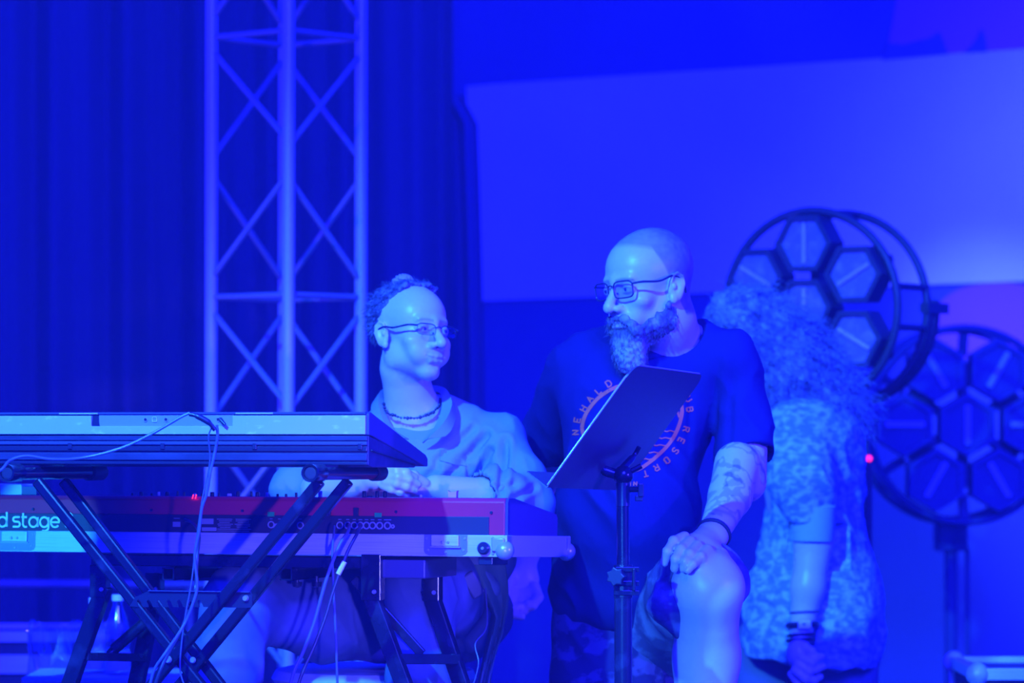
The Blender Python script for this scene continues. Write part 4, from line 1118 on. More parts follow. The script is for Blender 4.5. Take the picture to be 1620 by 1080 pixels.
# his left arm (right in the photo) down to the knee
sh = P(1168, 590, 8.20); el = P(1180, 762, 8.10); wr = P(1128, 846, 7.895)
S.chain([sh, P(1180, 680, 8.16), el], [0.052, 0.047, 0.044], 0.02)
S.chain([P(1166, 735, 8.085), P(1155, 785, 8.02), wr], [0.049, 0.045, 0.0305], 0.012)
S.ell(P(1170, 755, 8.10), (0.044, 0.044, 0.048), None, 0.02)
# hand resting on the thigh
S.chain([wr, P(1108, 862, 7.83)], [0.031, 0.031], 0.01, flat=((0.3, -0.6, 0.7), 0.72))
S.ell(P(1098, 864, 7.81), (0.042, 0.034, 0.020), rotm(0.35, 0.25, 0.35), 0.012)
S.ell(P(1120, 868, 7.83), (0.030, 0.030, 0.020), rotm(0.35, 0.25, 0.3), 0.012)
hd = [([(1083, 849, 7.80), (1066, 856, 7.765), (1056, 872, 7.745), (1051, 890, 7.75)], 0.0118, 0.0088),
      ([(1092, 856, 7.78), (1077, 869, 7.742), (1069, 884, 7.728), (1067, 899, 7.735)], 0.0120, 0.0090),
      ([(1103, 862, 7.77), (1091, 876, 7.732), (1084, 888, 7.718), (1081, 900, 7.722)], 0.0115, 0.0086),
      ([(1119, 868, 7.77), (1108, 880, 7.735), (1096, 892, 7.716), (1088, 902, 7.712)], 0.0105, 0.0080)]
for pts, a, b in hd: finger(S, [P(*p) for p in pts], a, b)
finger(S, [P(1128, 862, 7.86), P(1140, 876, 7.81), P(1137, 888, 7.775)], 0.0135, 0.010)
# his right arm (left in the photo), hanging behind the seated player
S.chain([P(900, 600, 8.30), P(868, 700, 8.48), P(856, 770, 8.62)], [0.058, 0.052, 0.045], 0.02)
S.chain([P(856, 770, 8.62), P(840, 840, 8.70), P(826, 893, 8.72)], [0.047, 0.042, 0.031], 0.02)
S.ell(P(826, 918, 8.71), (0.040, 0.022, 0.045), rotm(0, 0.12, 0.2), 0.012)
for pts, a, b in [([(846, 928, 8.69), (852, 945, 8.67), (843, 958, 8.65), (834, 955, 8.645)], 0.0125, 0.0095),
                  ([(838, 935, 8.69), (838, 958, 8.67), (828, 966, 8.65), (820, 958, 8.64)], 0.0125, 0.0095),
                  ([(826, 938, 8.69), (823, 962, 8.67), (816, 970, 8.65), (812, 962, 8.64)], 0.012, 0.009),
                  ([(814, 936, 8.69), (808, 955, 8.67), (806, 966, 8.65), (808, 960, 8.64)], 0.011, 0.0085),
                  ([(808, 912, 8.69), (801, 935, 8.66), (804, 955, 8.64), (812, 972, 8.63), (826, 975, 8.625)], 0.0135, 0.0095)]:
    finger(S, [P(*p) for p in pts], a, b)
# raised left leg: thigh towards the camera, knee, shin down; right leg standing
hipL = P(1050, 985, 8.20); kn = P(1119, 930, 7.80)
S.chain([hipL, P(1096, 942, 7.98), kn], [0.075, 0.072, 0.067], 0.03)
S.ell(P(1121, 922, 7.785), (0.066, 0.052, 0.056), None, 0.03)
S.chain([P(1120, 940, 7.80), P(1118, 1040, 7.865), P(1112, 1160, 7.87), P(1104, 1330, 7.86)], [0.066, 0.065, 0.062, 0.040], 0.03)
S.chain([P(965, 985, 8.22), P(955, 1150, 8.22)], [0.10, 0.09], 0.03)
def tint2(V):
    L_ = loc_of(fr2, V); x, y, z = L_[:, 0], L_[:, 1], L_[:, 2]; ax_ = np.abs(x)
    zl = 64 + np.clip(-y - 10, 0, 90) * 0.40                      # hairline height falls towards the back
    zl = np.where(y > -28, np.minimum(zl, 64 - (y + 28) * 2.2), zl)
    zl = np.maximum(zl, np.where(y > 22, -70.0, 4.0))
    soft = 14 - 6 * np.clip((y + 40) / 60, 0, 1)
    hair = np.clip((z - zl) / soft + 0.5, 0, 1) * (z < 150) * (z > -75)
    t = hair * (0.58 + 0.30 * np.clip((y + 30) / 60, 0, 1)) * (0.9 + 0.1 * noise3(L_, 0.12, 3)) * (np.abs(V[:, 1] - 8.15) < 0.5)
    brow = np.exp(-((z - (17 - (ax_ - 26) ** 2 * 0.008)) / 3.2) ** 2) * (ax_ > 10) * (ax_ < 46) * (y < -60) * 0.6
    lip = np.exp(-((z + 70) / 6) ** 2) * (ax_ < 26) * (y < -82) * 0.45
    t = np.maximum(np.maximum(t, brow), lip)
    # tattoo ink on the forearm
    a = np.array(P(1166, 735, 8.085)); b = np.array(wr); d = b - a; q = ((V - a) @ d) / (d @ d)
    dist = np.linalg.norm(V - a - np.clip(q, 0, 1)[:, None] * d, axis=1)
    on = (q > -0.4) & (q < 0.88) & (dist < 0.075) & (V[:, 0] > 0.28)
    ink = (np.clip((np.abs(noise3(V, 30, 9) + 0.5 * noise3(V, 70, 5)) < 0.14) * 1.0, 0, 1) * 0.40 + (noise3(V, 40, 12) > 0.36) * 0.34) * on
    band = np.exp(-((q - 0.80 - 0.02 * np.sin(V[:, 0] * 90)) / 0.022) ** 2) * 0.45 * (dist < 0.07)
    return np.maximum(t, np.maximum(ink, band))
body2, V, Fq = sculpt_obj('body', S, M_SKIN2, man2, tint=tint2, it=1)
add_eyes(fr2, body2, look=-12)
glasses(fr2, man2, 50, 36, -103, -4, 1.7, 2.4, True, drop=7)

# beard and moustache
S = Sculpt(axis_pts([(0.10, 0.0028), (0.46, None)]), axis_pts([(7.9, 0.0028), (8.25, None)]), axis_pts([(1.46, 0.0028), (1.76, None)]))
R2, W2, s2 = fr2
def E2(c, r, k=12, mode='add'): S.ell(W2(*c), [q * s2 for q in r], R2, k * s2, mode)
for q in (-1, 1):
    E2((q * 47, -4, -66), (21.5, 30, 33), 22)
    S.chain([W2(q * 73, -14, -14), W2(q * 70, -16, -46)], [0.0030, 0.0055], 0.012)
E2((0, -30, -74), (61, 60, 46), 18); S.halfspace(W2(0, -30, -46), R2 @ Vector((0, -0.62, 0.78)), 0.012); E2((0, -76, -108), (36, 29, 34), 20); E2((-2, -72, -140), (34, 30, 34), 24); E2((-2, -66, -160), (24, 22, 20), 18)
for q in (-1, 1): S.chain([W2(0, -102, -59), W2(q * 20, -97, -62), W2(q * 33, -85, -74), W2(q * 36, -78, -90)], [0.0062, 0.0072, 0.0085, 0.014], 0.008)
E2((0, -99, -77), (15, 16, 6), 6, 'cut')
def db(V, N):
    return 0.0028 * noise3(V, 150, 2) + 0.0035 * noise3(V * np.array([1, 1, 0.5]), 70, 6)
def tb_(V):
    L_ = loc_of(fr2, V); return np.clip((-L_[:, 2] - 92) / 30, 0, 1) * np.clip((-L_[:, 1] - 52) / 16, 0, 1) * 0.85
beard, Vb, Fb = sculpt_obj('beard', S, M_BEARD, man2, disp=db, tint=tb_, it=1)
Nb = vnormals(Vb, Fb); rnd = random.Random(3); idx = rnd.sample(range(len(Vb)), 1500)
roots = [Vb[i] - Nb[i] * 0.002 for i in idx]; dirs = [Vector(Nb[i]) * 0.55 + Vector((-0.15, -0.1, -0.95)) for i in idx]
setp(strands('beard_strands', roots, dirs, 0.014, 0.0007, M_BEARD, beard, 0.3, 0.5, 5, 4, 3), kind='stuff')

# T-shirt
S = Sculpt(axis_pts([(-0.06, 0.0050), (0.60, None)]), axis_pts([(7.86, 0.0055), (8.75, None)]), axis_pts([(0.86, 0.0052), (1.66, None)]))
S.cap(P(925, 572, 8.26), P(1150, 566, 8.17), 0.068, 0.068, 0.03)
S.ell(P(1010, 640, 8.215), (0.175, 0.135, 0.17), None, 0.06)
S.ell(P(988, 810, 8.165), (0.163, 0.185, 0.20), None, 0.08)
S.ell(P(980, 935, 8.20), (0.158, 0.165, 0.13), None, 0.06)
S.cap(P(1000, 548, 8.22), P(1100, 540, 8.20), 0.055, 0.055, 0.04)
S.chain([P(1158, 592, 8.185), P(1176, 660, 8.17), P(1181, 735, 8.13)], [0.066, 0.064, 0.068], 0.02)
S.chain([P(908, 600, 8.29), P(876, 690, 8.44), P(862, 735, 8.52)], [0.068, 0.066, 0.064], 0.03)
# sleeve ends, hem, neckline
d = (P(1181, 735, 8.13) - P(1170, 640, 8.17)).normalized(); d = (d + Vector((0.10, -0.25, -0.05))).normalized()
S.halfspace(P(1178, 722, 8.13), d, 0.003, tuple(P(1122, 800, 7.95)), tuple(P(1260, 690, 8.4)))
d = (P(862, 735, 8.52) - P(890, 660, 8.38)).normalized()
S.halfspace(P(870, 730, 8.49), (-0.30, 0.15, -0.95), 0.003, tuple(P(780, 900, 8.30)), tuple(P(884, 690, 8.74)))
S.chain([P(1182, 712, 8.145), P(1186, 770, 8.10)], [0.053, 0.060], 0.0, 'cut')
S.chain([P(874, 715, 8.46), P(858, 780, 8.56)], [0.054, 0.058], 0.0, 'cut')
S.ell(P(1056, 505, 8.13), (0.082, 0.125, 0.068), rotm(0.22, 0.06, 0), 0.004, 'cut')
S.halfspace(P(950, 1000, 8.1), (-0.05, -0.10, -1), 0.004)
def foldfn(seed, amp=0.006):
    def f(V, N):
        x, y, z = V[:, 0], V[:, 1], V[:, 2]
        a = noise3(np.stack([x * 9 + z * 5, y * 6, z * 4 - x * 3], 1), 1.0, seed); b = noise3(np.stack([x * 20 + z * 14, y * 12, z * 7 - x * 9], 1), 1.0, seed + 3)
        return amp * (1 - 2.2 * np.abs(a)) * 0.7 + amp * 0.55 * (1 - 2 * np.abs(b)) - amp * 0.6
    return f
def tee_disp(V, N):
    f = foldfn(21, 0.009)(V, N)
    # pulls running down from the armhole
    a = np.array(P(1135, 585, 8.1)); b = np.array(P(1125, 740, 8.1))
    for off, am in ((0, 0.010), (0.035, 0.006), (-0.05, 0.005)):
        lx_ = a[0] + (b[0] - a[0]) * (a[2] - V[:, 2]) / (a[2] - b[2]) + off
        f = f - am * np.exp(-((V[:, 0] - lx_) / 0.008) ** 2) * np.exp(-((V[:, 2] - (a[2] + b[2]) / 2) / 0.085) ** 2) * (V[:, 1] < 8.2)
    return f
tee, Vt, Ft = sculpt_obj('t_shirt', S, M_TEE, man2, disp=tee_disp, it=2)
# ribbed collar following the neckline
bvh = BVHTree.FromPolygons([Vector(v) for v in Vt], [tuple(f) for f in Ft])
camo = Vector((0, 0, CAM_Z))
def on_shirt(px, py, lift=0.002, tree=None):
    dr = (P(px, py, 8.0) - camo).normalized(); h = (tree or bvh).ray_cast(camo, dr)
    if h[0] is None: return None, None
    return h[0] + h[1] * lift if h[1].dot(dr) < 0 else h[0] - h[1] * lift, (h[1] if h[1].dot(dr) < 0 else -h[1])
cpts = [(1109, 517), (1104, 524), (1092, 533), (1076, 542), (1056, 549), (1034, 553), (1012, 556), (990, 554), (972, 548)]
m = MB(); L1 = []; L2 = []
for i, (px, py) in enumerate(cpts):
    a, _ = on_shirt(px, py + 3, 0.003); b, _ = on_shirt(px + (3 if px > 1060 else 0), py + 14, 0.003)
    if a is None or b is None: continue
    L1.append(a); L2.append(b)
if len(L1) > 2:
    c1 = catmull(L1, 5); c2 = catmull(L2, 5); k = len(c1)
    bk = [Vector((0, 0.004, 0))] * k
    m.add(c1 + c2 + [p + q for p, q in zip(c1, bk)] + [p + q for p, q in zip(c2, bk)],
          [(i, i + 1, k + i + 1, k + i) for i in range(k - 1)] + [(2 * k + i, 3 * k + i, 3 * k + i + 1, 2 * k + i + 1) for i in range(k - 1)] + [(i, 2 * k + i, 2 * k + i + 1, i + 1) for i in range(k - 1)] + [(k + i, k + i + 1, 3 * k + i + 1, 3 * k + i) for i in range(k - 1)])
    m.build('collar', M_COLLAR, tee, smooth=True, world=True)
# printed emblem on the chest
def print_path(pts, wpx, n=5, closed=False):
    pts = [Vector((p[0], p[1], 0)) for p in (list(pts) + ([pts[0]] if closed else []))]
    pts = catmull(pts, n) if n > 1 else pts
    m = MB(); A = []; k = len(pts)
    for i, p in enumerate(pts):
        t = (pts[min(i + 1, k - 1)] - pts[max(i - 1, 0)]).normalized(); nr = Vector((-t.y, t.x, 0)) * wpx / 2
        a, na_ = on_shirt(p.x + nr.x, p.y + nr.y, 0.0015); b, nb2 = on_shirt(p.x - nr.x, p.y - nr.y, 0.0015)
        A.append((a, b, na_, nb2))
    for i in range(k - 1):
        q = [A[i][0], A[i + 1][0], A[i + 1][1], A[i][1]]
        if any(v is None for v in q) or max((q[j] - q[(j + 1) % 4]).length for j in range(4)) > 0.06: continue
        nn = A[i][2] * 0.0012
        m.add([v for v in q] + [v - nn for v in q], [(0, 1, 2, 3), (7, 6, 5, 4), (0, 4, 5, 1), (1, 5, 6, 2), (2, 6, 7, 3), (3, 7, 4, 0)])
    return m
ring = [(921, 677), (925, 660), (935, 643), (951, 626), (976, 612), (1010, 604), (1045, 610), (1067, 624), (1078, 643), (1077, 662), (1070, 682), (1059, 701), (1043, 718), (1025, 733), (1005, 744), (975, 744), (946, 728), (928, 702)]
print_path(ring, 5.5, 5, True).build('emblem_ring', M_ORANGE, tee, world=True)
for y, xa_, xb_ in ((681.5, 1040, 1069), (692.5, 1030, 1063), (704, 1020, 1055), (715.5, 1012, 1044), (726, 1000, 1030)):
    mm = print_path([(xa_ + (xb_ - xa_) * i / 8, y + 1.2 * (i % 3 == 1)) for i in range(9)], 1.8, 2)
    mm.build('emblem_line', M_ORANGE, tee, world=True)
mm = print_path([(1066, 655), (1071, 650), (1074, 659), (1077, 652)], 4.5, 1); mm.build('emblem_mark', M_ORANGE, tee, world=True)
LET = {'D': [[(0, 0), (0, 1), (.5, 1), (.8, .75), (.8, .25), (.5, 0), (0, 0)]], 'O': [[(.1, .1), (.1, .9), (.3, 1), (.6, 1), (.8, .9), (.8, .1), (.6, 0), (.3, 0), (.1, .1)]],
       'L': [[(0, 1), (0, 0), (.7, 0)]], 'A': [[(0, 0), (.4, 1), (.8, 0)], [(.15, .35), (.65, .35)]], 'H': [[(0, 0), (0, 1)], [(.75, 0), (.75, 1)], [(0, .5), (.75, .5)]],
       'E': [[(.75, 1), (0, 1), (0, 0), (.75, 0)], [(0, .5), (.6, .5)]], 'N': [[(0, 0), (0, 1), (.75, 0), (.75, 1)]], 'R': [[(0, 0), (0, 1), (.6, 1), (.75, .8), (.6, .5), (0, .5)], [(.4, .5), (.75, 0)]],
       'S': [[(.75, .85), (.55, 1), (.2, 1), (0, .78), (.15, .55), (.6, .45), (.75, .22), (.55, 0), (.2, 0), (0, .15)]], 'T': [[(0, 1), (.8, 1)], [(.4, 1), (.4, 0)]],
       'B': [[(0, 0), (0, 1), (.55, 1), (.7, .78), (.55, .53), (0, .53)], [(.55, .53), (.75, .27), (.55, 0), (0, 0)]], 'U': [[(0, 1), (0, .2), (.2, 0), (.55, 0), (.75, .2), (.75, 1)]]}
def letter(ch, px, py, deg, hpx=10.5, w_=2.5):
    a = math.radians(deg); cu, cv = 0.4, 0.5
    for pl in LET[ch][:]:
        pts = []
        for u, v in pl:
            x = (u - cu) * hpx * 0.95; y = (v - cv) * hpx
            pts.append((px + x * math.cos(a) + y * math.sin(a), py + x * math.sin(a) - y * math.cos(a)))
        yield pts
for ch, px, py, dg in (('D', 963, 607, -32), ('L', 947, 618, -42), ('A', 933.5, 631, -52), ('H', 923.5, 646, -62), ('E', 914, 664, -78), ('N', 911, 684, -92),
                       ('U', 1089, 631, 58), ('B', 1091, 648, 82), ('R', 1085, 679, 104), ('E', 1077, 697, 116), ('S', 1068, 713, 128), ('O', 1055, 728, 142), ('R', 1038, 740, 152), ('T', 1021, 749, 165),
                       ('O', 995, 765, 0), ('N', 1005, 765, 0)):
    m = MB()
    for pts in letter(ch, px, py, dg, 9.5 if py < 760 else 6.5, 2.2):
        # straight strokes, each laid on the cloth
        dense = []
        for (a, b) in zip(pts[:-1], pts[1:]):
            for i in range(3): dense.append((a[0] + (b[0] - a[0]) * i / 3, a[1] + (b[1] - a[1]) * i / 3))
        dense.append(pts[-1]); q = print_path(dense, 2.1 if py < 760 else 1.8, 1); m.add(q.v, q.f)
    if m.v: m.build('printed_letter', M_ORANGE, tee, world=True)

# shorts: raised thigh with hanging hem, camouflage lower leg
S = Sculpt(axis_pts([(0.05, 0.0055), (0.58, None)]), axis_pts([(7.70, 0.0055), (8.45, None)]), axis_pts([(0.60, 0.0055), (1.16, None)]))
S.chain([P(1052, 990, 8.20), P(1095, 940, 7.98), P(1120, 915, 7.86)], [0.112, 0.098, 0.084], 0.03)
S.chain([P(1066, 905, 7.84), P(1056, 955, 7.81), P(1073, 1003, 7.82)], [0.030, 0.038, 0.012], 0.03)
S.chain([P(1148, 900, 7.86), P(1168, 912, 7.86), P(1176, 930, 7.88)], [0.030, 0.020, 0.014], 0.02)
S.ell(P(1000, 985, 8.22), (0.155, 0.14, 0.12), None, 0.04)
S.halfspace(P(1098, 908, 7.845), (0.15, -1.0, 0.05), 0.002, tuple(P(1096, 1100, 7.7)), tuple(P(1250, 850, 7.97)))
S.chain([P(1114, 932, 7.92), P(1124, 925, 7.74)], [0.073, 0.076], 0.0, 'cut')
sh_o, Vs, Fs = sculpt_obj('shorts', S, M_SHORTS, man2, disp=foldfn(8, 0.007), it=2)
S = Sculpt(axis_pts([(0.0, 0.006), (0.36, None)]), axis_pts([(7.98, 0.006), (8.45, None)]), axis_pts([(0.36, 0.006), (1.05, None)]))
S.chain([P(965, 985, 8.20), P(960, 1080, 8.18), P(955, 1220, 8.2)], [0.125, 0.122, 0.115], 0.03); S.chain([P(1020, 1000, 8.2), P(1015, 1090, 8.2)], [0.08, 0.06], 0.04)
S.halfspace(P(955, 1260, 8.2), (0, 0, -1), 0.003)
sculpt_obj('shorts_leg', S, M_CAMO, sh_o, disp=foldfn(5, 0.007), it=2)
sh_l = [c for c in COL.objects if c.name == 'shorts_leg'][0]; sh_l['label'] = 'dark camouflage patterned leg of the shorts'
# lower right leg and shoes (below the frame)
m = MB(); lp = P(955, 0, 8.2)
m.tube([(lp.x, 8.2, 0.55), (lp.x, 8.2, 0.36), (lp.x, 8.22, 0.10)], [0.062, 0.058, 0.04], 14); m.build('lower_leg', M_SKIN2, man2, smooth=True, world=True)
def shoe(x, y, z, parent, rz=0.0, material=M_BLACK):
    m = MB(); R = rotm(0, 0, rz); prof = [(-0.17, 0.0, 0.040, 0.03), (-0.12, 0, 0.047, 0.045), (-0.04, 0, 0.045, 0.065), (0.04, 0, 0.040, 0.085), (0.08, 0, 0.034, 0.06)]
    vv = []; ff = []
    for (yy, _, w_, h_) in prof:
        for j in range(12):
            a = 2 * PI * j / 12; vv.append(Vector((x, y, z)) + R @ Vector((w_ * math.cos(a), yy, h_ * 0.5 + h_ * 0.5 * math.sin(a))))
    for i in range(4):
        for j in range(12): a = i * 12 + j; b = i * 12 + (j + 1) % 12; ff.append((a, b, b + 12, a + 12))
    ff += [tuple(range(11, -1, -1)), tuple(48 + j for j in range(12))]
    m.add(vv, ff); return m.build('shoe', material, parent, smooth=True, world=True)
shoe(lp.x, 8.2, 0.061, man2)
ank = P(1104, 1330, 7.86); stepz = ank.z - 0.07
shoe(ank.x, ank.y - 0.01, stepz, man2)
flight_case('flight_case', (BIG * ank.x, BIG * 7.88, 0), (0.5, 0.42, BIG * (stepz - CAM_Z) + CAM_Z - 0.002), 'flight case under the raised foot of the bearded person')
# wristband
m = MB(); a = P(1136, 836, 7.91); b = wr; dd = (b - P(1155, 785, 8.02)).normalized()
c = wr - dd * 0.006; pts = []
u_ = dd.orthogonal().normalized(); v_ = dd.cross(u_)
m.tube([c + (u_ * math.cos(t) + v_ * math.sin(t)) * 0.0335 for t in [2 * PI * i / 28 for i in range(29)]], 0.0045, 8)
m.build('wristband', M_RUBBER, man2, smooth=True, world=True)

man2.scale = (BIG, BIG, BIG); man2.location = (foot.x * BIG, 8.2 * BIG, CAM_Z * (1 - BIG))

# ================================================================= seated keyboard player
ft = P(660, 0, 8.6)
man1 = thing('person', (ft.x, 8.6, 0), 'seated person in a pale open-collar shirt and jeans, arms folded behind the keyboards', 'person')
fr1 = head_frame(P(648, 526, 8.60), 41, -5, 5, 0.985)
S = Sculpt(axis_pts([(-0.56, 0.0045), (-0.36, 0.0030), (-0.27, 0.0020), (-0.09, 0.0035), (0.10, None)]),
           axis_pts([(8.24, 0.003), (8.50, 0.0020), (8.60, 0.0032), (8.80, None)]),
           axis_pts([(1.00, 0.008), (1.18, 0.0032), (1.30, 0.005), (1.36, 0.0026), (1.46, 0.0020), (1.64, 0.0030), (1.76, None)]))
sculpt_head(S, fr1, smile=1.0, cheeks=1.05)
R1, W1, s1 = fr1
S.chain([W1(0, 16, -30), W1(0, 20, -80), P(655, 665, 8.66)], [0.050, 0.052, 0.062], 0.010)
S.cap(P(575, 695, 8.70), P(745, 695, 8.68), 0.05, 0.05, 0.05)
S.ell(P(670, 740, 8.68), (0.14, 0.10, 0.15), None, 0.05)
# left forearm and hand (from the right of the photo), right hand folded over it
S.chain([P(826, 790, 8.50), P(765, 786, 8.41), P(690, 772, 8.36)], [0.038, 0.042, 0.030], 0.01)
S.ell(P(662, 772, 8.35), (0.042, 0.03, 0.020), rotm(0.2, 0.05, 0), 0.012)
for pts, a, b in [([(640, 764, 8.335), (610, 764, 8.33), (590, 768, 8.33)], .0105, .0085), ([(640, 772, 8.33), (612, 774, 8.325), (590, 778, 8.33)], .0105, .0085),
                  ([(642, 780, 8.33), (616, 783, 8.32), (598, 786, 8.33)], .0105, .008), ([(646, 787, 8.34), (624, 791, 8.33), (610, 793, 8.34)], .0095, .0075)]:
    finger(S, [P(*p) for p in pts], a, b)
finger(S, [P(672, 764, 8.33), P(655, 752, 8.315), P(640, 748, 8.31)], .012, .009)
S.chain([P(505, 775, 8.42), P(560, 764, 8.35), P(590, 757, 8.31)], [0.042, 0.037, 0.029], 0.01)
S.ell(P(608, 757, 8.295), (0.040, 0.022, 0.026), rotm(0, 0.05, 0.1), 0.012)
for pts, a, b in [([(612, 745, 8.275), (628, 745, 8.262), (643, 748, 8.262), (656, 755, 8.275)], .0112, .0090), ([(612, 754, 8.27), (630, 755, 8.255), (647, 759, 8.258), (661, 766, 8.27)], .0112, .0090),
                  ([(610, 762, 8.27), (628, 765, 8.255), (643, 770, 8.258), (656, 776, 8.27)], .0108, .0085), ([(606, 768, 8.275), (620, 774, 8.262), (633, 779, 8.265), (643, 783, 8.275)], .0098, .0080)]:
    finger(S, [P(*p) for p in pts], a, b)
finger(S, [P(600, 747, 8.285), P(618, 738, 8.275), P(632, 738, 8.275)], .012, .0095)
def tint1(V):
    L_ = loc_of(fr1, V); x, y, z = L_[:, 0], L_[:, 1], L_[:, 2]; ax_ = np.abs(x)
    brow = np.exp(-((z - (18 - (ax_ - 26) ** 2 * 0.006)) / 3.4) ** 2) * (ax_ > 9) * (ax_ < 46) * (y < -60) * 0.5
    lip = np.exp(-((z + 71.5) / 7) ** 2) * (ax_ < 26) * (y < -82) * 0.42
    stub = np.clip((-z - 70) / 20, 0, 1) * (y < -10) * (0.14 + 0.12 * noise3(L_, 0.15, 8)) * (z > -125)
    mou = np.exp(-((z + 57) / 5) ** 2) * (ax_ < 26) * (y < -84) * 0.25
    ear = 0 * z
    return np.maximum(np.maximum(brow, lip), np.maximum(stub, mou)) * (z > -130)
body1, V, Fq = sculpt_obj('body', S, M_SKIN, man1, tint=tint1, it=1)
add_eyes(fr1, body1, look=14)
glasses(fr1, man1, 48, 27, -104, -7, 1.3, 2.3, False, drop=5)
m = MB(); m.ball(W1(-79, 0, -46), 0.0028, 10, 8); m.build('earring', M_BLACK, man1, smooth=True, world=True)
# hair
S = Sculpt(axis_pts([(-0.40, 0.0026), (-0.09, None)]), axis_pts([(8.44, 0.0026), (8.78, None)]), axis_pts([(1.50, 0.0026), (1.78, None)]))
def E1(c, r, k=8, mode='add'): S.ell(W1(*c), [q * s1 for q in r], R1, k * s1, mode)
E1((0, 17, 39), (79, 97, 84)); 
for q in (-1, 1): E1((q * 28, -28, 96), (26, 34, 16), 14)
n_ = R1 @ Vector((0, -0.80, -0.60)); S.halfspace(W1(0, -30, 92), n_, 0.006)
S.ell(W1(0, 0, -62), [0.11] * 3 if False else [0.1, 0.16, 0.048], R1, 0.004, 'cut')
def dh(V, N): return 0.0035 * noise3(V, 95, 4) + 0.003 * noise3(V, 190, 5) - 0.001
hair1, Vh, Fh = sculpt_obj('hair', S, M_HAIR, man1, disp=dh, it=1)
Nh = vnormals(Vh, Fh); rnd = random.Random(8); Lh = loc_of(fr1, Vh)
idx = [i for i in rnd.sample(range(len(Vh)), min(len(Vh), 3600)) if Lh[i, 2] > 0 or Lh[i, 1] > 20][:2000]
bk = R1 @ Vector((0, 0.8, 0.2))
setp(strands('hair_strands', [Vh[i] - Nh[i] * 0.002 for i in idx], [Vector(Nh[i]) * 0.5 + bk * 0.8 for i in idx], 0.017, 0.0009, M_HAIR, hair1, 0.3, 1.0, 4, 5, 3), kind='stuff')
S = Sculpt(axis_pts([(-0.28, 0.0022), (-0.16, None)]), axis_pts([(8.54, 0.0022), (8.68, None)]), axis_pts([(1.66, 0.0022), (1.74, None)]))
S.ell(P(638, 447, 8.61), (0.024, 0.022, 0.020), None, 0.01); S.ell(P(628, 452, 8.62), (0.016, 0.018, 0.012), None, 0.01)
sculpt_obj('grey_lock', S, M_TUFT, hair1, disp=lambda V, N: 0.0014 * np.sin(V[:, 0] * 900 + 6 * noise3(V, 60, 2)), it=1)
# necklace
m = MB(); pts = []; rnd = random.Random(2)
ncc = P(650, 642, 8.64)
npts = catmull([P(607, 640, 8.62), P(612, 652, 8.585), P(625, 658, 8.570), P(645, 661, 8.562), P(665, 660, 8.568), P(682, 654, 8.583), P(694, 643, 8.61), P(696, 632, 8.64)], 8)
for i, p in enumerate(npts):
    if i % 2 == 0: m.ball(p + Vector((0, -0.002, rnd.uniform(-.002, .002))), rnd.uniform(0.0024, 0.0042), 8, 6)
m.tube(npts, 0.0014, 6); m.build('bead_necklace', M_BLACK, man1, smooth=True, world=True)

# shirt
S = Sculpt(axis_pts([(-0.58, 0.0048), (0.12, None)]), axis_pts([(8.28, 0.005), (8.98, None)]), axis_pts([(0.86, 0.005), (1.48, None)]))
S.cap(P(560, 702, 8.74), P(790, 700, 8.68), 0.064, 0.068, 0.03)
S.cap(P(620, 668, 8.69), P(705, 664, 8.68), 0.052, 0.050, 0.05)
S.ell(P(675, 760, 8.68), (0.175, 0.125, 0.17), None, 0.06)
S.ell(P(700, 880, 8.68), (0.165, 0.14, 0.17), None, 0.06)
S.chain([P(795, 706, 8.66), P(824, 755, 8.58), P(834, 800, 8.50)], [0.068, 0.062, 0.058], 0.02)       # left sleeve
S.chain([P(834, 796, 8.50), P(790, 788, 8.43), P(775, 786, 8.41)], [0.057, 0.060, 0.061], 0.03)
S.chain([P(553, 706, 8.73), P(500, 760, 8.62), P(470, 778, 8.50)], [0.066, 0.058, 0.056], 0.02)       # right sleeve
S.chain([P(470, 776, 8.50), P(520, 772, 8.42), P(566, 766, 8.37)], [0.054, 0.050, 0.047], 0.02)
S.ell(P(650, 610, 8.60), (0.078, 0.115, 0.085), rotm(0.10, 0, 0), 0.003, 'cut')
S.cap(P(657, 640, 8.54), P(658, 690, 8.545), 0.026, 0.006, 0.004, 'cut')
# hem hanging beside the seat
S.chain([P(715, 893, 8.50), P(750, 900, 8.46), P(776, 930, 8.46)], [0.036, 0.034, 0.024], 0.03)
S.halfspace(P(700, 962, 8.7), (0, 0, -1), 0.004)
S.chain([P(783, 787, 8.425), P(755, 783, 8.385)], [0.045, 0.050], 0.0, 'cut')
S.chain([P(545, 768, 8.39), P(580, 762, 8.35)], [0.038, 0.044], 0.0, 'cut')
def sh_disp(V, N):
    f = foldfn(31, 0.009)(V, N)
    for (ax_, ay_, bx_, by_, wd, am) in ((770, 690, 705, 760, .009, .010), (778, 715, 730, 790, .008, .009), (745, 680, 690, 730, .008, .007), (800, 700, 792, 780, .008, .010), (812, 765, 785, 772, .007, .006), (845, 770, 810, 788, .007, .006), (690, 740, 660, 770, .008, .006), (740, 740, 745, 775, .007, .008)):
        a = np.array(P(ax_, ay_, 8.5)); b = np.array(P(bx_, by_, 8.5)); A = V[:, [0, 2]]; a2 = a[[0, 2]]; d2 = b[[0, 2]] - a2
        t = np.clip(((A - a2) @ d2) / (d2 @ d2), 0, 1); dist = np.linalg.norm(A - a2 - t[:, None] * d2, axis=1)
        f = f - am * np.exp(-(dist / wd) ** 2) * (V[:, 1] < 8.7) + am * 0.5 * np.exp(-((dist - 1.8 * wd) / wd) ** 2) * (V[:, 1] < 8.7)
    return f
shirt1, V1, F1 = sculpt_obj('shirt', S, M_SHIRT, man1, disp=sh_disp, it=2)
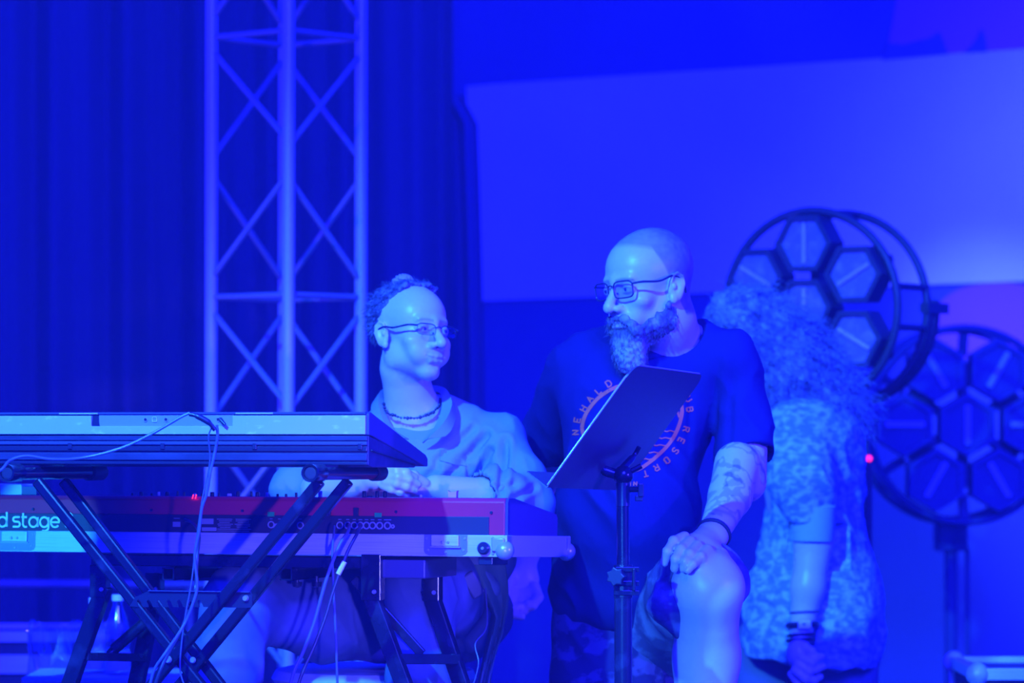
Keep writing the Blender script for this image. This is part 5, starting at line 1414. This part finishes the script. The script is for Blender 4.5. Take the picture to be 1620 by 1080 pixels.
# open collar: stand and turned-down leaves
def sheet(rows, name, material, parent, th=0.003):
    m = MB(); nr = len(rows); nc = len(rows[0]); A = [Vector(p) for r in rows for p in r]
    nrm = [Vector((0, 0, 0)) for _ in A]
    for i in range(nr - 1):
        for j in range(nc - 1):
            a = i * nc + j; q = (A[a + 1] - A[a]).cross(A[a + nc] - A[a])
            if q.length > 0: q.normalize()
            for t in (a, a + 1, a + nc, a + nc + 1): nrm[t] += q
    B_ = [p + (n.normalized() * th if n.length > 0 else Vector((0, 0, 0))) for p, n in zip(A, nrm)]; nb = len(A); f = []
    for i in range(nr - 1):
        for j in range(nc - 1):
            a = i * nc + j; f += [(a, a + 1, a + nc + 1, a + nc), (nb + a, nb + a + nc, nb + a + nc + 1, nb + a + 1)]
    for j in range(nc - 1):
        f += [(j, nb + j, nb + j + 1, j + 1)]; a = (nr - 1) * nc + j; f += [(a, a + 1, nb + a + 1, nb + a)]
    for i in range(nr - 1):
        a = i * nc; f += [(a, a + nc, nb + a + nc, nb + a)]; a = i * nc + nc - 1; f += [(a, nb + a, nb + a + nc, a + nc)]
    m.add(A + B_, f); return m.build(name, material, parent, smooth=True, world=True)
# right leaf (his left): rises behind the neck, rolls over, comes down to the point
inner = catmull([P(668, 700, 8.545), P(684, 680, 8.545), P(696, 655, 8.57), P(699, 632, 8.62), P(692, 620, 8.69), P(660, 618, 8.74)], 5)
crest = catmull([P(676, 694, 8.53), P(702, 668, 8.535), P(715, 640, 8.57), P(708, 618, 8.63), P(694, 610, 8.70), P(660, 608, 8.75)], 5)
outer = catmull([P(704, 690, 8.535), P(714, 680, 8.545), P(722, 655, 8.59), P(716, 632, 8.65), P(700, 625, 8.72), P(660, 625, 8.77)], 5)
sheet([inner, crest, outer], 'collar_leaf', M_SHIRT, shirt1)
inner = catmull([P(646, 696, 8.545), P(625, 682, 8.555), P(611, 660, 8.58), P(606, 640, 8.63), P(612, 625, 8.69), P(660, 620, 8.745)], 5)
crest = catmull([P(640, 694, 8.535), P(612, 676, 8.545), P(601, 650, 8.58), P(599, 628, 8.64), P(610, 616, 8.70), P(660, 612, 8.75)], 5)
outer = catmull([P(612, 694, 8.54), P(596, 676, 8.56), P(590, 656, 8.60), P(590, 640, 8.66), P(604, 630, 8.73), P(660, 628, 8.77)], 5)
sheet([inner, crest, outer], 'collar_leaf', M_SHIRT, shirt1)
# chest pocket flap
bv1 = BVHTree.FromPolygons([Vector(v) for v in V1], [tuple(f) for f in F1])
rows = []
for py in (712, 716, 722, 730):
    r = []
    for px in range(696, 741, 5):
        h, n_ = on_shirt(px, py + (px - 700) * 0.22, 0.003, bv1)
        r.append(h if h is not None else P(px, py, 8.55))
    rows.append(r)
sheet(rows, 'pocket_flap', M_SHIRT, shirt1, 0.002)

# jeans and shoes
S = Sculpt(axis_pts([(-0.72, 0.006), (0.0, None)]), axis_pts([(8.08, 0.006), (8.90, None)]), axis_pts([(0.12, 0.012), (0.75, 0.006), (1.12, None)]))
S.ell(P(690, 975, 8.66), (0.165, 0.14, 0.105), None, 0.04)
S.chain([P(735, 965, 8.64), P(692, 935, 8.46), P(665, 935, 8.335)], [0.100, 0.098, 0.084], 0.04)
S.chain([P(662, 935, 8.335), P(670, 1060, 8.335), P(674, 1200, 8.36), P(672, 1300, 8.40)], [0.080, 0.078, 0.068, 0.055], 0.03)
S.chain([P(640, 975, 8.64), P(520, 968, 8.50), P(385, 955, 8.34)], [0.105, 0.106, 0.082], 0.04)
S.chain([P(380, 955, 8.33), P(356, 1060, 8.32), P(352, 1200, 8.38), P(352, 1300, 8.46)], [0.082, 0.078, 0.068, 0.055], 0.03)
S.chain([P(745, 940, 8.60), P(755, 990, 8.55)], [0.045, 0.05], 0.04)
def jd(V, N):
    f = foldfn(41, 0.007)(V, N)
    a = np.array(P(553, 900, 8.45)); 
    lx_ = V[:, 0] - (a[0] - 0.0 + 0.10 * (a[2] - V[:, 2]))
    f = f + 0.003 * np.exp(-(lx_ / 0.003) ** 2) * (V[:, 2] > 0.86) * (V[:, 1] < 8.6)
    for k in range(5):
        b = np.array(P(398 + 12 * k, 925 + 4 * k, 8.3)); g = (V[:, 0] - b[0]) - 0.9 * (b[2] - V[:, 2])
        f = f - 0.0015 * np.exp(-(g / 0.008) ** 2) * np.exp(-((V[:, 2] - b[2]) / 0.05) ** 2)
    return f
sculpt_obj('jeans', S, M_JEANS, man1, disp=jd, it=2)
for px, dd in ((672, 8.38), (352, 8.44)): q = P(px, 1300, dd); shoe(q.x, q.y, 0.42, man1, 0.0)
# tag on the belt: radio pack with cable, clipped on the waist
pk = P(748, 925, 8.38); m = MB(); Rp = rotm(0, math.radians(-32), math.radians(10)); m.box(pk, (0.032, 0.022, 0.058), Rp)
setp(m.build('radio_pack', mat('radio_pack_plastic', (0.10, 0.10, 0.13), 0.4), bevel=0.004), 'small dark radio pack clipped at the waist of the seated person', 'radio pack')
# green cloth hanging beside him
rows = []
for i in range(15):
    t = i / 14; y_ = 885 + (1085 - 885) * t; r = []
    for j in range(13):
        u = j / 12
        xl = 742 + 8 * math.sin(t * 3) - 10 * t; xr = 790 + 6 * math.sin(t * 5 + 0.4) - 34 * max(0, t - 0.55)
        xl2 = 700 + 75 * min(1, t * 2.4) if t < 0.42 else 772 - 40 * (t - 0.42)
        x_ = xl2 + (xr - xl2) * u
        r.append(P(x_ + 6, y_ + 8 * math.sin(u * 3), 8.46 + 0.018 * math.sin(u * 9 + t * 4) - 0.03 * math.sin(u * PI)))
    rows.append(r)
cl = sheet(rows, 'hanging_jacket', mat('olive_cotton', (0.15, 0.26, 0.17), 0.85, spec=0.15), None, 0.006)
setp(cl, 'olive green jacket hanging from the seat beside the seated person', 'jacket')
# stool
sp_ = P(600, 1055, 8.62)
stl = thing('stool', (P(640, 0, 8.62).x, 8.68, 0), 'keyboard stool with pale cushion under the seated person', 'stool')
zc_ = P(0, 1062, 8.5).z
m = MB(); m.lathe([(0.20, -0.055), (0.225, -0.045), (0.235, -0.025), (0.225, -0.006), (0.20, 0.0)], (-0.07, 0, zc_), n=40); m.build('cushion', mat('pale_seat_vinyl', (0.50, 0.56, 0.56), 0.5), stl, smooth=True)
for a in (45, 135, 225, 315):
    a = math.radians(a); m = MB(); m.tube([(-0.07 + 0.10 * math.cos(a), 0.10 * math.sin(a), zc_ - 0.05), (-0.07 + 0.22 * math.cos(a), 0.22 * math.sin(a), 0.01)], 0.014, 10); m.build('leg', M_BLACK, stl, smooth=True)

qa = P(672, 0, 8.38).x - stl.location.x; qb = P(352, 0, 8.44).x - stl.location.x
m = MB(); m.tube([(qb - 0.08, -0.28, 0.402), (qa + 0.08, -0.28, 0.402)], 0.016, 12)
for q in (-0.17, 0.03): m.tube([(q, -0.28, 0.402), (q, -0.12, 0.44)], 0.012, 10)
m.build('footrest', M_BLACK, stl, smooth=True)

# ================================================================= curly-haired person behind, seen from the side
f3 = P(1290, 0, 10.1)
man3 = thing('person', (f3.x, 10.1, 0), 'person with long curly hair and a patterned loose shirt, turned away, behind the bearded person', 'person')
fr3 = head_frame(P(1205, 545, 10.05), -105, 25, 0, 1.0)
S = Sculpt(axis_pts([(0.50, 0.0048), (1.05, None)]), axis_pts([(9.80, 0.005), (10.35, None)]), axis_pts([(0.62, 0.0042), (1.05, 0.006), (1.82, None)]))
sculpt_head(S, fr3)
S.chain([fr3[1](0, 22, -30), fr3[1](0, 34, -90), P(1270, 655, 10.1)], [0.055, 0.055, 0.07], 0.03)
S.ell(P(1280, 760, 10.12), (0.12, 0.14, 0.22), None, 0.04)
S.chain([P(1285, 780, 9.95), P(1288, 850, 9.93), P(1278, 930, 9.91), P(1268, 1000, 9.90)], [0.048, 0.052, 0.043, 0.030], 0.02)
S.ell(P(1262, 1032, 9.89), (0.030, 0.042, 0.042), rotm(0, 0.15, 0), 0.015)
for pts, a, b in [([(1268, 1040, 9.85), (1284, 1048, 9.84), (1292, 1040, 9.85), (1300, 1038, 9.86)], .012, .0095),
                  ([(1262, 1050, 9.85), (1280, 1062, 9.84), (1292, 1058, 9.85), (1302, 1054, 9.86)], .012, .0095),
                  ([(1258, 1060, 9.85), (1274, 1074, 9.84), (1288, 1076, 9.85), (1298, 1070, 9.87)], .012, .009),
                  ([(1252, 1066, 9.87), (1264, 1084, 9.86), (1278, 1090, 9.87)], .011, .0085),
                  ([(1272, 1022, 9.86), (1284, 1030, 9.85), (1286, 1040, 9.85)], .0125, .010)]:
    finger(S, [P(*p) for p in pts], a, b)
sculpt_obj('body', S, M_SKIN, man3, it=1)
# loose shirt
S = Sculpt(axis_pts([(0.55, 0.0058), (1.05, None)]), axis_pts([(9.78, 0.006), (10.42, None)]), axis_pts([(0.66, 0.0058), (1.50, None)]))
S.ell(P(1285, 700, 10.12), (0.135, 0.20, 0.14), None, 0.04)
S.ell(P(1290, 820, 10.12), (0.130, 0.19, 0.24), None, 0.10)
S.ell(P(1285, 985, 10.12), (0.165, 0.20, 0.24), None, 0.12)
S.ell(P(1330, 1000, 10.10), (0.10, 0.16, 0.20), None, 0.08); S.ell(P(1225, 990, 10.14), (0.085, 0.14, 0.16), None, 0.06)
S.chain([P(1262, 678, 9.96), P(1272, 760, 9.92), P(1285, 835, 9.915)], [0.085, 0.078, 0.062], 0.05)
S.halfspace(P(1290, 1054, 10.0), (-0.10, 0.05, -1), 0.004)
S.chain([P(1286, 835, 9.92), P(1286, 870, 9.915)], [0.050, 0.060], 0.0, 'cut')
S.halfspace(P(1285, 830, 9.9), (0.0, -0.0, -1), 0.003, tuple(P(1235, 905, 9.72)), tuple(P(1338, 815, 9.965)))
sh3, V3, F3 = sculpt_obj('patterned_shirt', S, M_PRINTSHIRT, man3, disp=foldfn(51, 0.014), it=2)
m = MB(); prof = [(0.050, 0.0), (0.0545, -0.002), (0.058, 0.04), (0.060, 0.088), (0.055, 0.092)]
a = P(1286, 854, 9.915); m.lathe(prof, a, axis=(0.01, 0, 1), n=32); m.build('rolled_cuff', M_CUFF, sh3, smooth=True, world=True)
# bracelets
def bracelet(py, r, th, material, name='bracelet', px=1270):
    c = P(px, py, 9.905); m = MB(); m.tube([c + Vector((r * math.cos(t), r * math.sin(t), 0.004 * math.cos(t + 1))) for t in [2 * PI * i / 28 for i in range(29)]], th, 8)
    return m.build(name, material, man3, smooth=True, world=True)
bracelet(968, 0.0405, 0.0022, M_BLACK, px=1273); bracelet(988, 0.0385, 0.0085, M_BLACK, 'watch_strap', 1270)
bracelet(1004, 0.0365, 0.004, M_BLACK, px=1268); bracelet(1012, 0.0365, 0.005, M_BLACK, px=1267)
m = MB(); m.box(P(1273, 988, 9.863), (0.034, 0.008, 0.022)); m.build('watch_face', M_WHITE, man3, world=True, bevel=0.003)
# trousers
S = Sculpt(axis_pts([(0.52, 0.008), (1.08, None)]), axis_pts([(9.9, 0.008), (10.4, None)]), axis_pts([(0.05, 0.012), (0.85, None)]))
S.chain([P(1215, 1020, 10.2), P(1212, 1200, 10.2), P(1215, 1560, 10.2)], [0.09, 0.085, 0.065], 0.02); S.chain([P(1335, 1020, 10.1), P(1335, 1200, 10.1), P(1335, 1560, 10.1)], [0.095, 0.085, 0.065], 0.02)
sculpt_obj('trousers', S, mat('dark_trousers', (0.14, 0.15, 0.19), 0.85), man3, it=2)
q = P(1215, 0, 10.2); shoe(q.x - 0.02, 10.2, 0, man3, math.radians(-90)); q = P(1335, 0, 10.1); shoe(q.x - 0.02, 10.1, 0, man3, math.radians(-90))
# long curls
S = Sculpt(axis_pts([(0.46, 0.0055), (1.08, None)]), axis_pts([(9.78, 0.006), (10.36, None)]), axis_pts([(1.30, 0.0055), (1.80, None)]))
for (px, py, dd, rx, ry, rz) in ((1185, 510, 10.03, .095, .11, .085), (1160, 500, 10.0, .055, .08, .06), (1225, 535, 10.05, .10, .12, .09), (1262, 580, 10.08, .095, .13, .10), (1300, 625, 10.12, .075, .13, .085), (1335, 655, 10.16, .050, .10, .065), (1232, 600, 10.06, .085, .11, .085), (1195, 560, 10.03, .080, .10, .07)):
    S.ell(P(px, py, dd), (rx, ry, rz), None, 0.05)
def dc(V, N): return 0.016 * noise3(V, 34, 7) + 0.010 * noise3(V, 75, 9)
h3, Vc, Fc = sculpt_obj('curly_hair', S, M_CURLS, man3, disp=dc, it=1)
Nc = vnormals(Vc, Fc); rnd = random.Random(5); idx = rnd.sample(range(len(Vc)), 2600)
setp(strands('hair_strands', [Vc[i] - Nc[i] * 0.006 for i in idx], [Vector(Nc[i]) * 0.8 + Vector((0.5, 0.1, -0.5)) for i in idx], 0.075, 0.0014, M_CURLS, h3, 0.6, 2.4, 6, 12, 4), kind='stuff')

# ------------------------------------------------------------------ thin stage haze
m = MB(); m.box((0, 6.9, 2.6), (9.0, 13.0, 5.0))
hz = bpy.data.materials.new('stage_haze'); hz.use_nodes = True; nt = hz.node_tree
for n in list(nt.nodes):
    if n.type != 'OUTPUT_MATERIAL': nt.nodes.remove(n)
vsn = nt.nodes.new('ShaderNodeVolumeScatter'); vsn.inputs['Color'].default_value = (0.9, 0.9, 0.9, 1); vsn.inputs['Density'].default_value = 0.0065; vsn.inputs['Anisotropy'].default_value = 0.2
nt.links.new(vsn.outputs[0], [n for n in nt.nodes if n.type == 'OUTPUT_MATERIAL'][0].inputs['Volume'])
ho = m.build('stage_haze', hz); setp(ho, 'thin stage haze filling the air over the whole stage', 'haze', kind='stuff')
